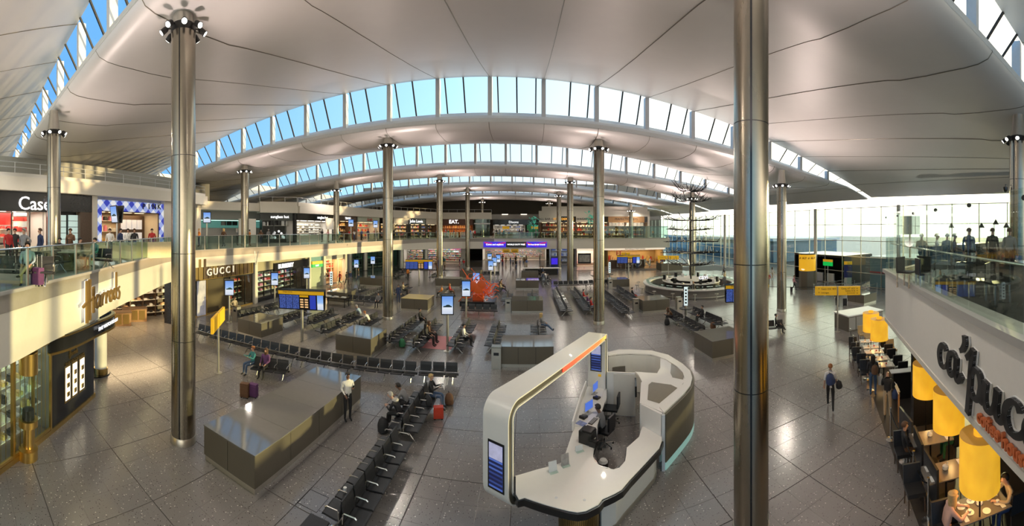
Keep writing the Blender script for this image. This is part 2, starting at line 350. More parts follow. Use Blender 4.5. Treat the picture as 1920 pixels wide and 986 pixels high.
# ================= STEEL PILLARS =================
lamp = MB(); LM = Matrix.Translation((0,-.60,0)) @ Matrix.Rotation(R(38), 4, 'X')
lamp.lathe([(.05,-.10),(.085,-.06),(.10,0),(.10,.13),(.115,.16)], 12, M=LM @ Matrix.Rotation(R(90), 4, 'X')); lamp.box(-.015,.015,-.55,-.30,.03,.06)
lens = MB(); lens.lathe([(.088,.158),(.086,.172)], 12, M=LM @ Matrix.Rotation(R(90), 4, 'X'))
lamp_me = lens_me = None
def pillar(x, y, z0, zr, label, seam_a=0.6, lights=True):
    global lamp_me, lens_me
    rz = atan2(x, -y)+0; ang = atan2(-y, -x)  # bearing back to the viewer
    t = thing('steel_pillar', label, 'column', (x, y, z0), 0, 'brushed steel pillars')
    h = zr-z0
    MB().lathe([(.43,0),(.43,.22),(.415,.24)], 32).obj('base_ring', M_trim, t, True)
    MB().lathe([(.405,.2),(.405,h-.25)], 40, cap=False).obj('shaft', M_steel, t, True)
    a = ang+seam_a; M = Matrix.Rotation(a, 4, 'Z')
    MB().box(.395,.412,-.022,.022,.24,h-.25,M).obj('seam', M_blk, t)
    jm = MB()
    for zz in [v for v in (3.35, 6.2, 9.4) if v-z0 > .5 and v < zr-1]:
        jm.lathe([(.407,zz-z0),(.4075,zz-z0+.02)], 32, cap=False)
    if jm.v: jm.obj('joint_ring', M_dark, t)
    MB().lathe([(.30,h-.28),(.42,h-.26),(.42,h-.02),(.36,h+.02)], 24).obj('lamp_ring', M_dark, t, True)
    MB().lathe([(.37,h),(.35,h+.12),(.25,h+1.0),(.25,h+1.15)], 24).obj('cone_head', M_trim, t, True)
    for i in range(8):
        if lamp_me is None:
            o = lamp.obj('lamp_head', M_dark, t); lamp_me = o.data; l2 = lens.obj('lens', M_lamp, o); lens_me = l2.data
        else: o = mk(lamp_me, 'lamp_head', t); l2 = mk(lens_me, 'lens', o)
        o.location = (0,0,h-.14); o.rotation_euler = (0,0,i*pi/4+.2)
    if lights:
        for i in range(3):
            aa = ang+i*2*pi/3+.5; l = bpy.data.lights.new('ring_spot', 'SPOT'); l.energy = RING_W; l.spot_size = R(125); l.spot_blend = .8; l.shadow_soft_size = .12; l.color = (1,.90,.76)
            s = bpy.data.objects.new('ring_spot', l); COL.objects.link(s); s.parent = t; s.location = (cos(aa)*.75, sin(aa)*.75, h-.35)
            s.rotation_euler = Vector((cos(aa)*.55, sin(aa)*.55, -1)).to_track_quat('-Z','Y').to_euler()
        if x > 15 and y < 10: return t
        l = bpy.data.lights.new('ceiling_fill_spot', 'SPOT'); l.energy = CEIL_FILL*(3.6 if x > 15 else 1.6 if y > 40 else 1.); l.spot_size = R(140); l.spot_blend = 1.; l.shadow_soft_size = .4; l.color = (1,.80,.74)  # added fill spot, well below the lamp ring, only to brighten the ceiling
        s = bpy.data.objects.new('ceiling_fill_spot', l); COL.objects.link(s); s.parent = t; s.location = (cos(ang)*.9, sin(ang)*.9, max(2.,h-5.0))
        s.rotation_euler = Vector((cos(ang)*.35, sin(ang)*.35, 1)).to_track_quat('-Z','Y').to_euler()
    return t
PIL = [(-9.8,7.15,0,13.75,'thick brushed steel pillar beside the long bronze planter box',-.32),
 (4.86,6.9,0,13.6,'thickest steel pillar, nearest, running out of the frame beside the white desk',.0),
 (-10.6,26.5,0,13.65,'steel pillar rising at the end of the seat rows near the middle left',.65),
 (5.3,26.6,0,13.1,'steel pillar rising behind the white arch desk',-.6),
 (20.1,24.0,0,10.9,'steel pillar at right near the round yellow gate drum',.1),
 (-20.5,5.8,5.3,12.75,'steel pillar on the upper floor in front of the black shopfront',-.5),
 (-25.8,26.5,5.3,13.0,'steel pillar on the upper floor past the checked shopfront',.6),
 (-25.0,43.5,5.3,12.5,'steel pillar on the upper floor at the corner eyewear shop',.6),
 (-11.2,46,0,13.4,'steel pillar in the second row, behind the middle left planter',.5),
 (5.5,46.3,0,13.1,'steel pillar standing just left of the one behind the white arch desk',.5),
 (22.0,45.3,0,11.4,'steel pillar behind the spiky metal sculpture',.3),
 (-10.6,64.6,0,13.5,'steel pillar at the far balcony, left of the blue banner',.5),
 (5.7,64.8,0,13.1,'steel pillar at the far balcony, right of the blue banner',.5),
 (20.2,69,5.3,10.8,'steel pillar on the far upper floor by the glazed restaurant',.5),
 (-10.4,84.6,5.3,13.5,'slim far steel pillar beyond the upper walkway, left of centre',.5),
 (5.2,84.6,5.3,13.2,'slim far steel pillar beyond the upper walkway, right of centre',.5),
 (17.3,4.0,5.3,11.5,'steel pillar cut by the frame edge behind the glass screens',-.5)]
for a in PIL: pillar(*a)

# ================= MEZZANINES =================
EL = [(-5.2,-3.5),(-9.6,1.25),(-11.6,3.2),(-13.2,5.0),(-15.7,7.6),(-18.9,11.4),(-21.2,14.4),(-22.9,18.5),(-22.5,31),(-20.6,44),(-18.0,58),(-14,64.8),(-6,66.4),(27,66.4)]
UF = 5.3
def smooth_path(p, n=4, lo=0, hi=None):
    out = []; hi = len(p)-1 if hi is None else hi
    for i in range(len(p)-1):
        if i < lo or i >= hi: out.append(p[i]); continue
        a = Vector(p[max(i-1,0)]); b = Vector(p[i]); c = Vector(p[i+1]); d = Vector(p[min(i+2,len(p)-1)])
        for k in range(n):
            t = k/n; out.append(tuple(.5*((2*b)+(c-a)*t+(2*a-5*b+4*c-d)*t*t+(3*b-a-3*c+d)*t**3)))
    out.append(p[-1]); return out
ELs = smooth_path(EL, 4, 0, 12)
sl_ = MB(); sl_.box(-49.6, 27.3, 66.42, 103.5, 4.75, UF-.01)
E2 = [tuple(q) for q in ELs if q[1] < 66.4 or q[0] < -5.9]
for i in range(len(E2)-1):
    (xa, ya), (xb, yb) = E2[i], E2[i+1]
    if yb > ya: sl_.prism([(xa+.02,ya),(xb+.02,min(yb,66.42)),(-49.6,min(yb,66.42)),(-49.6,ya)], 4.75, UF-.01)
ms = struct(sl_.obj('mezzanine_floor', mat('upper_floor', (.36,.33,.29), .45)), 'upper floor slab around the left and far sides of the hall')
near = [q for q in ELs if q[1] < 15.5]; farp = [q for q in ELs if q[1] >= 14.2]
struct(MB().strip(near, 3.3, UF-.04, (0,.35)).obj('fascia_near', M_cream), 'curved cream balcony front above the gold trimmed watch shop')
struct(MB().strip(near, UF-.04, UF+.05, (-.10,.4)).obj('coping_near', M_grey, None), 'grey coping along the near left balcony')
zb = []
for q in farp:
    f = max(0, min(1, (q[1]-50)/14)); zb.append(3.95*(1-f)+3.45*f)
struct(MB().strip(farp, zb, UF-.02, (0,.35)).obj('fascia_far', M_cream), 'long cream balcony front round the far side of the hall')
struct(MB().strip(farp, UF-.02, UF+.06, (-.06,.4)).obj('coping_far', M_grey), 'grey coping along the far balcony')
struct(B(27.05, 27.4, 66.4, 90, 3.45, UF-.02).obj('fascia_return', M_cream), 'cream balcony return beside the far glazing')

def railing(path, z, name, label, spacing, gm, postm, hgt=1.1, cat='railing', rail=True, maxpane=999, group=None):
    t = thing(name, label, cat, (path[0][0], path[0][1], z), 0, group); o = Vector((path[0][0], path[0][1]))
    pts = [Vector(p) for p in path]; seg = [0]
    for a, b in zip(pts, pts[1:]): seg.append(seg[-1]+(b-a).length)
    L = seg[-1]; n = max(1, round(L/spacing))
    def at(s):
        for i in range(len(seg)-1):
            if s <= seg[i+1]+1e-6: f = (s-seg[i])/max(1e-6, seg[i+1]-seg[i]); return pts[i].lerp(pts[i+1], f)
        return pts[-1]
    P_ = [at(L*i/n)-o for i in range(n+1)]
    for i in range(n):
        a, b = P_[i], P_[i+1]; d = (b-a).normalized(); nn = Vector((-d.y, d.x))*.008; a2 = a+d*.02; b2 = b-d*.02
        m = MB(); m.add([(*(a2-nn),.01),(*(b2-nn),.01),(*(b2+nn),.01),(*(a2+nn),.01),(*(a2-nn),hgt),(*(b2-nn),hgt),(*(b2+nn),hgt),(*(a2+nn),hgt)],
              [(0,1,5,4),(1,2,6,5),(2,3,7,6),(3,0,4,7),(4,5,6,7),(0,3,2,1)]); m.obj('glass_pane', gm, t)
        if postm: B(-.03,.03,-.015,.06,0,hgt+.02, Matrix.Translation((*a,0)) @ Matrix.Rotation(atan2(d.y,d.x)+pi/2,4,'Z')).obj('post', postm, t)
    if rail: MB().tube([(p.x,p.y,hgt+.02) for p in P_], .028, 8).obj('handrail', M_chrome, t, True)
    return t
off = lambda path, d: [tuple(Vector(p)+(Vector(path[min(i+1,len(path)-1)])-Vector(path[max(i-1,0)])).normalized().orthogonal()*d) for i, p in enumerate(path)]
railing(near, UF+.04, 'glass_railing', 'glass balustrade on the curved near left balcony', 1.55, M_gtint, M_trim)
railing([q for q in ELs if 15.6 <= q[1] <= 43], UF+.05, 'glass_railing', 'glass balustrade above the fashion shopfronts on the left', 1.6, M_gtint, M_trim)
railing([q for q in ELs if 43.9 <= q[1] and q[0] < -6.5], UF+.05, 'glass_railing', 'glass balustrade of the far balcony left of centre', 2.2, M_gtint, M_trim)
railing([(-5.9,66.4),(10,66.4)], UF+.06, 'glass_railing', 'glass balustrade of the far balcony above the blue banner', 2.2, M_gtint, M_trim)
railing([(10.1,66.5),(27.0,66.5)], UF+.0, 'glass_railing', 'tall glass screen in front of the far right restaurants', 1.9, M_gtint, None, 2.3, 'screen')
# right mezzanine
ER = [(2.6,-1.6),(5.4,1.2),(12.4,8.3)]
sr = MB(); sr.prism([(2.6,-1.6),(5.4,1.2),(12.4,8.3),(34.8,11.0),(34.8,-13),(2.6,-13)], 4.75, UF-.01); struct(sr.obj('mezzanine_floor_right', mat('dark_reflection_floor', (.03,.03,.03), .75, spec=.15)), 'upper floor slab of the restaurant on the right')  # floor colour set near black to imitate the dark reflection in the screens
FR = Fac((12.4,8.3), (2.6,-1.6))
fr = sroot('fascia_right', 'tall white angled balcony front carrying the coffee house sign', (12.4,8.3,0), FR.rz)
B(0, FR.L, 0, .35, 3.35, UF-.02).obj('fascia_board', M_white, fr)
B(0, FR.L, -.03, .3, 3.28, 3.42).obj('lower_edge', M_cream, fr)
B(0, FR.L, -.12, .45, UF-.04, UF+.10).obj('coping', M_grey, fr)
struct(MB().strip([(12.4,8.3),(34.8,11.0)], 3.35, UF, (0,-.3)).obj('fascia_restaurant_end', M_white), 'white end of the restaurant balcony')
gsc = railing([(12.3,8.2),(5.4,1.15),(2.6,-1.6)], UF+.08, 'glass_screen', 'tall frameless glass screens along the restaurant balcony at right', 1.9, M_gscr, None, 2.25, 'screen', False)
rl = MB(); rl.tube([(12.55,8.1,UF+1.12),(5.6,1.05,UF+1.12),(3,-1.6,UF+1.12)], .03, 8); tag(rl.obj('handrail', M_chrome, None, True), 'round steel handrail behind the tall glass screens', 'handrail')
for i in range(6):
    q = Vector((12.3,8.2)).lerp(Vector((5.4,1.15)), i/5); 
    MB().lathe([(.045,0),(.045,.02)], 12, M=Matrix.Translation((q.x-12.3, q.y-8.2, 2.1)) @ Matrix.Rotation(R(90),4,'Y')).obj('clamp_disc', M_dark, gsc)
for i in range(8):
    f = i/7; q0 = Vector((12.75,7.95)).lerp(Vector((5.2,.5)), f)

# ================= GLAZED WALL (right) =================
GX = 35.0
wr = sroot('wall_right', 'tall glazed wall with slim mullions along the right of the hall', (GX, 0, 0))
ys = [24.0-2.97*8+2.97*i for i in range(36)]; zs = [0.15,1.75,3.65,5.6,7.6,9.62]
for i in range(len(ys)-1):
    for j in range(5):
        if 29.8 < ys[i]+1 < 39 and zs[j] < 3.5: continue
        B(0,.02,ys[i]+.04,ys[i+1]-.04,zs[j]+.03,zs[j+1]-.03).obj('pane', M_glass, wr)
for i, y in enumerate(ys): B(-.05,.09,y-.035,y+.035,0,9.7).obj('mullion', M_trim, wr)
for z in zs: B(-.06,.07,ys[0],ys[-1],z-.035,z+.035).obj('transom', M_trim, wr)
for y in (21.2, 34, 45.5, 57, 69): MB().lathe([(.22,0),(.22,9.7)],16,c=(-.7,y)).obj('column', M_cream, wr, True)
# outside apron, jet bridge
struct(B(35.4, 300, -100, 260, -.5, -.2).obj('ground', mat('apron', (.42,.40,.38), .8)), 'pale concrete apron outside the glazing')
jb = thing('jet_bridge', 'blue grey glazed jet bridge outside the gate', 'jet bridge', (36.2,18,0)); B(0,7,0,8.5,0,3.5).obj('tunnel', mat('bridge_panel', (.20,.29,.38), .4), jb); B(-.02,0,0,8.5,1.7,1.9).obj('red_stripe', mat('red_stripe', (.5,.06,.08), .5), jb); B(0,7,0,8.5,3.5,3.7).obj('roof', M_frame, jb)
t2 = thing('gate_building', 'long low dark terminal pier seen through the far glazing', 'building', (48,60,0)); B(0,20,0,60,0,4.5).obj('wall', mat('pier_wall', (.12,.2,.26), .4), t2); B(-.5,20.5,-.5,60.5,4.5,5).obj('roof', M_frame, t2)
for i in range(14): B(-.05,0,1+i*4.2,4.6+i*4.2,1,3.6).obj('window', mat('pier_glass', (.3,.45,.55), .15), t2)
gt = thing('gate_entrance', 'dark gate opening in the glazed wall behind the yellow drum', 'entrance', (GX+.15,29.9,0))
B(0,6,0,9,3.35,3.65).obj('header', M_blk, gt); B(5.5,6,0,9,0,3.5).obj('back_panel', M_dark, gt); B(0,6,-.15,0,0,3.6).obj('side_panel', M_dark, gt); B(0,6,9,9.15,0,3.6).obj('side_panel', M_dark, gt)
for i in range(3): B(.4,.6,2+i*2,3.2+i*2,0,1.2).obj('desk', M_frame, gt)
# ================= SHOPFRONTS =================
GOODS = [mat('goods_'+n, c, .5) for n, c in (('red',(.6,.05,.04)),('tan',(.55,.35,.2)),('white',(.8,.8,.78)),('black',(.03,.03,.03)),('blue',(.08,.15,.5)),('pink',(.75,.25,.35)),('green',(.08,.4,.25)),('gold',(.7,.5,.2)))]
def goods(par, u0, u1, y0, y1, z, n, hmax, mats, name='merchandise', kind='stuff'):
    groups = {}
    for i in range(n):
        x = u0+(u1-u0)*(i+.5)/n; wd = (u1-u0)/n*random.uniform(.3,.8)/2; h = hmax*random.uniform(.35,1); m = random.choice(mats)
        g = groups.setdefault(m.name, MB()); g.box(x-wd, x+wd, y0, y1, z, z+h*.8); g.box(x-wd*.6, x+wd*.6, y0+.02, y1-.02, z+h*.8, z+h)
    for k, g in groups.items(): tag(g.obj(name, MATS[k], par), kind=kind)
def interior(par, u0, u1, z0, z1, depth, wallm, n_sh=3, gm=None, n=14, glow=(1,.85,.6), gs=2.0, power=0, gz=None, floor=True):
    gm = gm or GOODS
    B(u0, u1, depth, depth+.1, z0, z1).obj('back_wall', wallm, par); B(u0-.05, u0, 0.05, depth, z0, z1).obj('side_wall', wallm, par); B(u1, u1+.05, 0.05, depth, z0, z1).obj('side_wall', wallm, par)
    B(u0, u1, .05, depth, z1, z1+.08).obj('soffit', M_grey, par)
    if floor: B(u0, u1, .02, depth, z0-.0, z0+.02).obj('shop_floor', mat('shop_floor', (.30,.24,.18), .3), par)
    for i in range(max(1, int((u1-u0)/1.6))): B(u0+.3+i*1.6, u0+1.3+i*1.6, depth*.3, depth*.3+.25, z1-.05, z1-.01).obj('ceiling_light', lit('shop_light_%.2f_%.1f' % (glow[2], gs), glow, gs*2.2), par)
    gz = gz or (z0+.5, z1-.7)
    for k in range(n_sh):
        z = gz[0]+(gz[1]-gz[0])*k/max(1, n_sh-1); B(u0+.15, u1-.15, depth-.45, depth-.02, z-.04, z).obj('shelf', M_cream, par)
        goods(par, u0+.2, u1-.2, depth-.4, depth-.12, z, n, (gz[1]-gz[0])/max(1, n_sh-1)*.6 if n_sh > 1 else .5, gm)
    if power: area('shop_lamp', ((u0+u1)/2, depth*.45, z1-.12), (u1-u0)*.8, power*SHOP_W, glow, (0,0,0), depth*.6, par)
def front(par, u0, u1, z0, z1, n, fm, gm=None, name='mullion', bars=()):
    for i in range(n+1): x = u0+(u1-u0)*i/n; B(x-.035, x+.035, -.04, .06, z0, z1).obj(name, fm, par)
    for z in (z0+.06, z1-.04)+tuple(bars): B(u0, u1, -.03, .05, z-.04, z+.04).obj('rail', fm, par)
    if gm:
        for i in range(n): B(u0+(u1-u0)*i/n+.04, u0+(u1-u0)*(i+1)/n-.04, 0, .012, z0+.05, z1-.05).obj('glass_pane', gm, par)
WARM = (1,.72,.40); NEUT = (1,.93,.82)
# ---- upper left: leather goods shop and checked shirt shop
UL = Fac((-24.0,.0), (-30.9,24.0)); u = UL.u
t = UL.thing('bag_shop', 'black shopfront on the upper left with white lettering and red bag displays', 'shop')
za, zb_ = UL.z(60,360), UL.z(60,395)
B(u(0)-2, u(172), -.05, .3, zb_, za).obj('sign_board', M_blk, t)
text('Case', 1.35, (u(64), -.12, UL.z(64,383)), M_wink, t, .04)
B(u(150), u(172), -.03, .35, 5.3, za).obj('pier', M_dwood, t)
interior(t, u(0)-2, u(88), 5.3, zb_, 3.2, M_cream, 4, [GOODS[0],GOODS[3],GOODS[2],GOODS[0]], 9, NEUT, 1.6, 260)
front(t, u(0)-2, u(88), 5.3, zb_, 4, M_blk)
B(u(88), u(150), .5, .6, 5.3, zb_).obj('back_panel', M_dark, t)
pn = lit('lit_mint_panel', (.62,.80,.74), .75)
for a, b in ((114,128),(134,155)):
    for k in range(5): UL.box('light_panel', pn, t, a, b, 403+k*11.5, 413.5+k*11.5, .3, .45)
red = lit('red_backlit', (.8,.03,.02), .8); UL.box('red_poster', red, t, -5, 38, 398, 421, 1.4, 1.5)
for k in range(6): UL.box('display_cube', [M_paper, GOODS[0]][k % 2], t, 40, 60, 396+k*10, 404+k*10, .8, 1.3)
t = UL.thing('shirt_shop', 'shopfront framed in blue and white gingham on the upper left', 'shop')
zt = UL.z(240,378)
for a, b, c, d in ((180,305,UL.z(240,397),zt),(180,189,5.3,UL.z(240,397)),(298,305,5.3,UL.z(240,397))): B(u(a), u(b), -.12, .1, c, d).obj('gingham_frame', M_ging, t)
for i, ch in enumerate('PINK'): text(ch, .75, (u(267+i*9.5), -.2, UL.z(267+i*9.5, 388)), M_ink, t, .03)
interior(t, u(190), u(297), 5.3, UL.z(240,397), 3.6, mat('beige_wall', (.62,.52,.38), .6), 3, [GOODS[2],GOODS[3],GOODS[5],GOODS[7]], 12, WARM, 1.6, 260)
B(u(248), u(296), 1.8, 1.95, 5.3, UL.z(240,402)).obj('dark_display', M_dwood, t)
for i in range(4):
    for j in range(2): B(u(252+i*10), u(259+i*10), 1.6, 1.8, 5.8+j*1.2, 6.7+j*1.2).obj('lit_shelf', lit('shirt_shelf', (.8,.75,.7), .7), t)
front(t, u(190), u(297), 5.3, UL.z(240,397), 1, M_dwood)
t = UL.thing('upper_shop_canopy', 'long cream fascia with a thin parapet rail above the upper left shops', 'fascia')
B(u(0)-3, u(381), -.6, 2.4, UL.z(60,360), UL.z(60,360)+.95).obj('band', M_cream, t); B(u(0)-3, u(381), -.3, 2.4, UL.z(60,360)+.95, UL.z(60,360)+1.25).obj('upper_band', M_white, t)
B(u(0)-3, u(381), .2, 2.4, UL.z(60,360)-.3, UL.z(60,360)).obj('underside', M_grey, t)
zz = UL.z(60,360)+1.25; n = 13
for i in range(n+1): x = u(0)-3+(u(381)-u(0)+3)*i/n; MB().tube([(x,-.2,zz),(x,-.2,zz+.75)], .025).obj('rail_post', M_frame, t)
for dz in (.4,.75): MB().tube([(u(0)-3,-.2,zz+dz),(u(381),-.2,zz+dz)], .025).obj('rail', M_frame, t)
for a, b in ((172,180),(305,318)): B(u(a), u(b), -.2, .3, 5.3, UL.z(60,360)).obj('pilaster', M_cream, t)
B(u(318), u(381), .3, .6, 5.3, UL.z(60,360)).obj('recess_wall', M_cream, t)
B(u(0)-2, u(381), 4.2, 4.4, 5.3, 13).obj('rear_wall', mat('ribbed_wall', (.42,.42,.38), .5), t)
# ---- security recess further back
ML = Fac((-36,24), (-33,36)); u = ML.u
t = ML.thing('transfer_desk_hall', 'teal lit recess with black monitors on the upper floor at left', 'recess')
B(-1, ML.L+3, 0, .2, 5.3, 9.3).obj('wall', M_grey, t); B(-1, ML.L+2, -.1, 0, 7.2, 8.2).obj('teal_panel', lit('teal_glow', (.12,.35,.30), .5), t); B(-1, ML.L+2, -.14, -.1, 8.1, 8.16).obj('light_strip', lit('strip', (.7,1,.9), 2), t)
B(-1, ML.L+2, -2.5, .2, 9.3, 10.3).obj('band', M_cream, t); B(2,5,-1,-.2,10.3,12.5).obj('plant_room', mat('dark_louvre', (.05,.055,.06), .5), t)
for k in range(3): B(6.5+k*.8, 7.2+k*.8, -1.2, -1.1, 7.5, 8.0).obj('monitor', M_blk, t)
B(8,10.4,-3,-2.8,5.3,8.3).obj('white_kiosk_wall', M_white, t)
# ---- eyewear shop block
def band(F, a, b, z, h, d0=-.6, par=None, lab='', rail=True, d1=1.5):
    t = F.thing('shop_canopy', lab, 'fascia'); B(a, b, d0, d1, z, z+h).obj('band', M_cream, t); B(a, b, d0+.25, d1, z+h, z+h+.5).obj('upper_band', M_cream, t)
    if rail:
        n = max(2, int((b-a)/1.6))
        for i in range(n+1): x = a+(b-a)*i/n; MB().tube([(x,d0+.3,z+h+.5),(x,d0+.3,z+h+1.1)], .03, 5).obj('rail_post', M_frame, t)
        MB().tube([(a,d0+.3,z+h+1.1),(b,d0+.3,z+h+1.1)], .03, 5).obj('rail', M_frame, t)
    return t
UM1 = Fac((-30.6,34.6), (-27.9,38.2)); UM2 = Fac((-27.9,38.2), (-25.9,60.8)); UM3 = Fac((-25.9,60.8), (-18.4,76)); UM4 = Fac((-18.4,76), (-7.6,78))
band(UM1, -.4, UM1.L, 9.1, .9, lab='faceted cream fascia on the corner above the eyewear shop'); band(UM2, 0, UM2.L, 9.1, .9, lab='cream fascia with rail running back from the eyewear shop')
band(UM3, 0, UM3.L, 9.2, .9, lab='cream fascia with rail above the tailor shop far left of centre'); band(UM4, 0, UM4.L, 9.2, .9, lab='cream fascia with rail above the brown snack bar')
t = UM1.thing('eyewear_corner_window', 'black corner window of the eyewear shop with white globe display', 'shop')
B(-.3, UM1.L, -.05, .1, 8.2, 9.1).obj('sign_board', M_blk, t); text('sunglass hut', .5, (UM1.L*.5, -.1, 8.6), M_wink, t, .02, bold=.008)
front(t, 0, UM1.L, 5.3, 8.2, 3, M_blk); interior(t, 0, UM1.L, 5.3, 8.2, 1.6, M_dark, 2, [GOODS[2],GOODS[3]], 8, NEUT, 1.2)
for i in range(8): MB().lathe([(.02,-.17),(.13,-.1),(.17,0),(.13,.1),(.02,.17)], 10, M=Matrix.Translation((2.2+random.uniform(-.8,.9), .3, 6.4+random.uniform(-.5,.6)))).obj('globe', lit('globe', (1,1,1), .9), t)
t = UM2.thing('eyewear_shop', 'wide open black fronted eyewear shop with bright white display wall', 'shop')
a, b = .1, UM2.u(626); B(a, b, -.05, .1, 8.2, 9.1).obj('sign_board', M_blk, t); text('sunglass hut', .5, (UM2.u(604), -.1, 8.65), M_wink, t, .02, bold=.008)
for x in (UM2.u(553), b): B(x-.2, x+.2, -.1, .2, 5.3, 9.1).obj('pier', M_dark, t)
interior(t, a, b, 5.3, 8.2, 2.6, M_white, 5, [GOODS[2],GOODS[3],GOODS[2]], 16, NEUT, 2.2, 250, gz=(6.2,7.6))
B(UM2.u(606), UM2.u(620), -.5, -.35, 7.0, 8.6).obj('hanging_sign', M_white, t)
t = UM2.thing('gift_shop', 'dim brown upper shop right of the eyewear shop', 'shop')
a, b = UM2.u(634)+.05, UM2.u(668); interior(t, a, b, 5.3, 8.3, 2.4, M_dwood, 3, [GOODS[0],GOODS[1],GOODS[7]], 12, WARM, 1.4, 120); B(a, b, -.05, .1, 8.3, 9.1).obj('sign_board', M_dwood, t); text('TRAVEL', .5, ((a+b)/2, -.1, 8.7), M_wink, t)
t = UM2.thing('bakery', 'pale green fronted upper shop with red script sign', 'shop')
a, b = UM2.u(671), UM2.L-.2; interior(t, a, b, 5.3, 8.2, 2.4, M_cream, 3, [GOODS[0],GOODS[7],GOODS[1]], 14, WARM, 1.8, 150); B(a, b, -.05, .1, 8.2, 9.1).obj('sign_board', mat('pale_green', (.5,.58,.48), .5), t); text('Giraffe', .7, ((a+b)/2, -.1, 8.65), GOODS[0], t, shear=.3)
t = UM3.thing('tailor_shop', 'far upper shop with black name board and glowing windows', 'shop')
interior(t, .3, UM3.L-.2, 5.3, 8.0, 2.5, M_dwood, 3, [GOODS[2],GOODS[7],GOODS[4],GOODS[5]], 40, WARM, 2.0, 260)
for a, b in ((738,765),(799,822)): B(UM3.u(a), UM3.u(b), -.05, .1, 8.0, 9.2).obj('upper_panel', M_cream, t)
B(UM3.u(765), UM3.u(797), -.08, .1, 8.0, 9.2).obj('name_board', M_blk, t); text('John Lewis', .85, (UM3.u(780), -.14, 8.6), M_wink, t, .02)
for px in (738,764,768,788,800,820): B(UM3.u(px)-.25, UM3.u(px)+.25, -.1, .2, 5.3, 8.0).obj('pier', M_dark, t)
t = UM4.thing('snack_bar', 'dark brown upper snack bar front with bold white letters', 'shop')
interior(t, .2, UM4.L-4, 5.3, 8.0, 2.5, mat('orange_wood', (.45,.17,.05), .5), 2, [GOODS[1],GOODS[7]], 14, (1,.5,.2), 1.8, 120); B(0, UM4.L-4, -.05, .1, 8.0, 9.2).obj('name_board', mat('brown_board', (.10,.035,.02), .5), t)
text('EAT.', 1.05, (UM4.u(851), -.12, 8.6), M_wink, t, .03, bold=.03)
front(t, .2, UM4.L-4, 5.3, 8.0, 6, M_dwood)
t = UM4.thing('glass_lift', 'glazed lift box standing at the end of the snack bar', 'lift')
B(UM4.L-3.6, UM4.L-.4, -.4, 2, 5.3, 9.9).obj('glass_shaft', M_gtint, t); B(UM4.L-3.7, UM4.L-.3, -.45, 2.1, 8.1, 8.35).obj('band', M_frame, t); B(UM4.L-3.7, UM4.L-.3, -.45, 2.1, 9.9, 10).obj('cap', M_frame, t)
# ---- far centre upper shops
FC = Fac((-9,96), (4,96)); t = FC.thing('electronics_shop', 'dark far shop at the end of the upper walkway with lit white counters', 'shop')
interior(t, .2, 8.5, 5.3, 8.2, 3, M_white, 3, [GOODS[2],GOODS[4],GOODS[3]], 20, NEUT, 1.8, 120); B(0, 12.6, -.05, .2, 8.2, 9.6).obj('name_board', M_blk, t); text('Dixons', .9, (9.5-4, -.12, 8.9), M_wink, t)
B(9, 12.6, 0, .1, 5.3, 8.2).obj('green_panel', lit('dark_green', (.02,.14,.06), .6), t)
for x in (3.5, 11): B(x-.9, x+.9, -1.2, -1.1, 7.1, 7.8).obj('wayfinding_sign', M_yellow, t)
t = FC.thing('rear_fascia', 'plain fascia and two strip lights above the far centre shops', 'fascia'); B(-8, 20, .3, .6, 9.6, 11).obj('band', M_grey, t)
for x in (3.2, 8.2): B(x-.8, x+.8, .1, .3, 10.9, 11.05).obj('strip_light', lit('strip_warm', (1,.85,.7), 3), t)
# ---- far right upper restaurants
UR = Fac((2.4,73.5), (24.2,70.6)); t = UR.thing('restaurant_row', 'row of upper restaurants with glowing wood fronts at the far right', 'restaurant')
B(0, UR.L, -.3, .6, 9.6, 10.7).obj('band', M_cream, t); B(.6, UR.L, -.1, .6, 10.7, 11.6).obj('upper_band', M_cream, t)
interior(t, .2, UR.L, 5.3, 8.4, 4, M_dwood, 3, [GOODS[7],GOODS[1],GOODS[0],GOODS[2]], 60, WARM, 1.9, 700)
for a, b, m, s, tm_ in ((1011,1046,M_cream,'ALL BAR ONE',M_dark),(1048,1066,M_blk,'WONDERTREE',lit('orange_letter',(1,.45,.05),1.6)),(1080,1116,M_cream,'WAGAMAMA',M_dark),(1140,1208,M_wood,'PERFECTIONISTS',M_dark)):
    B(UR.u(a), UR.u(b), -.2, .1, 8.4, 9.6).obj('name_board', m, t); text(s, .62, (UR.u((a+b)/2), -.26, 9.05), tm_, t, .02)
for px in (1011,1047,1067,1080,1116,1140,1172,1208): B(UR.u(px)-.2, UR.u(px)+.2, -.15, .2, 5.3, 8.4).obj('pier', M_dwood, t)
for i in range(10): B(UR.u(1141+i*6.7), UR.u(1147+i*6.7), -.12, 0, 7.6, 8.35).obj('panel', M_cream, t)
for i in range(6): MB().lathe([(.10,0),(.16,.3)], 8, c=(UR.u(1084+i*5), -1)).obj('pendant_lamp', lit('pendant', (1,.6,.3), 4), t).location = (0,0,7.5)
B(UR.L, UR.L+.4, -.3, 14, 5.3, 10.7).obj('end_wall', M_cream, t)
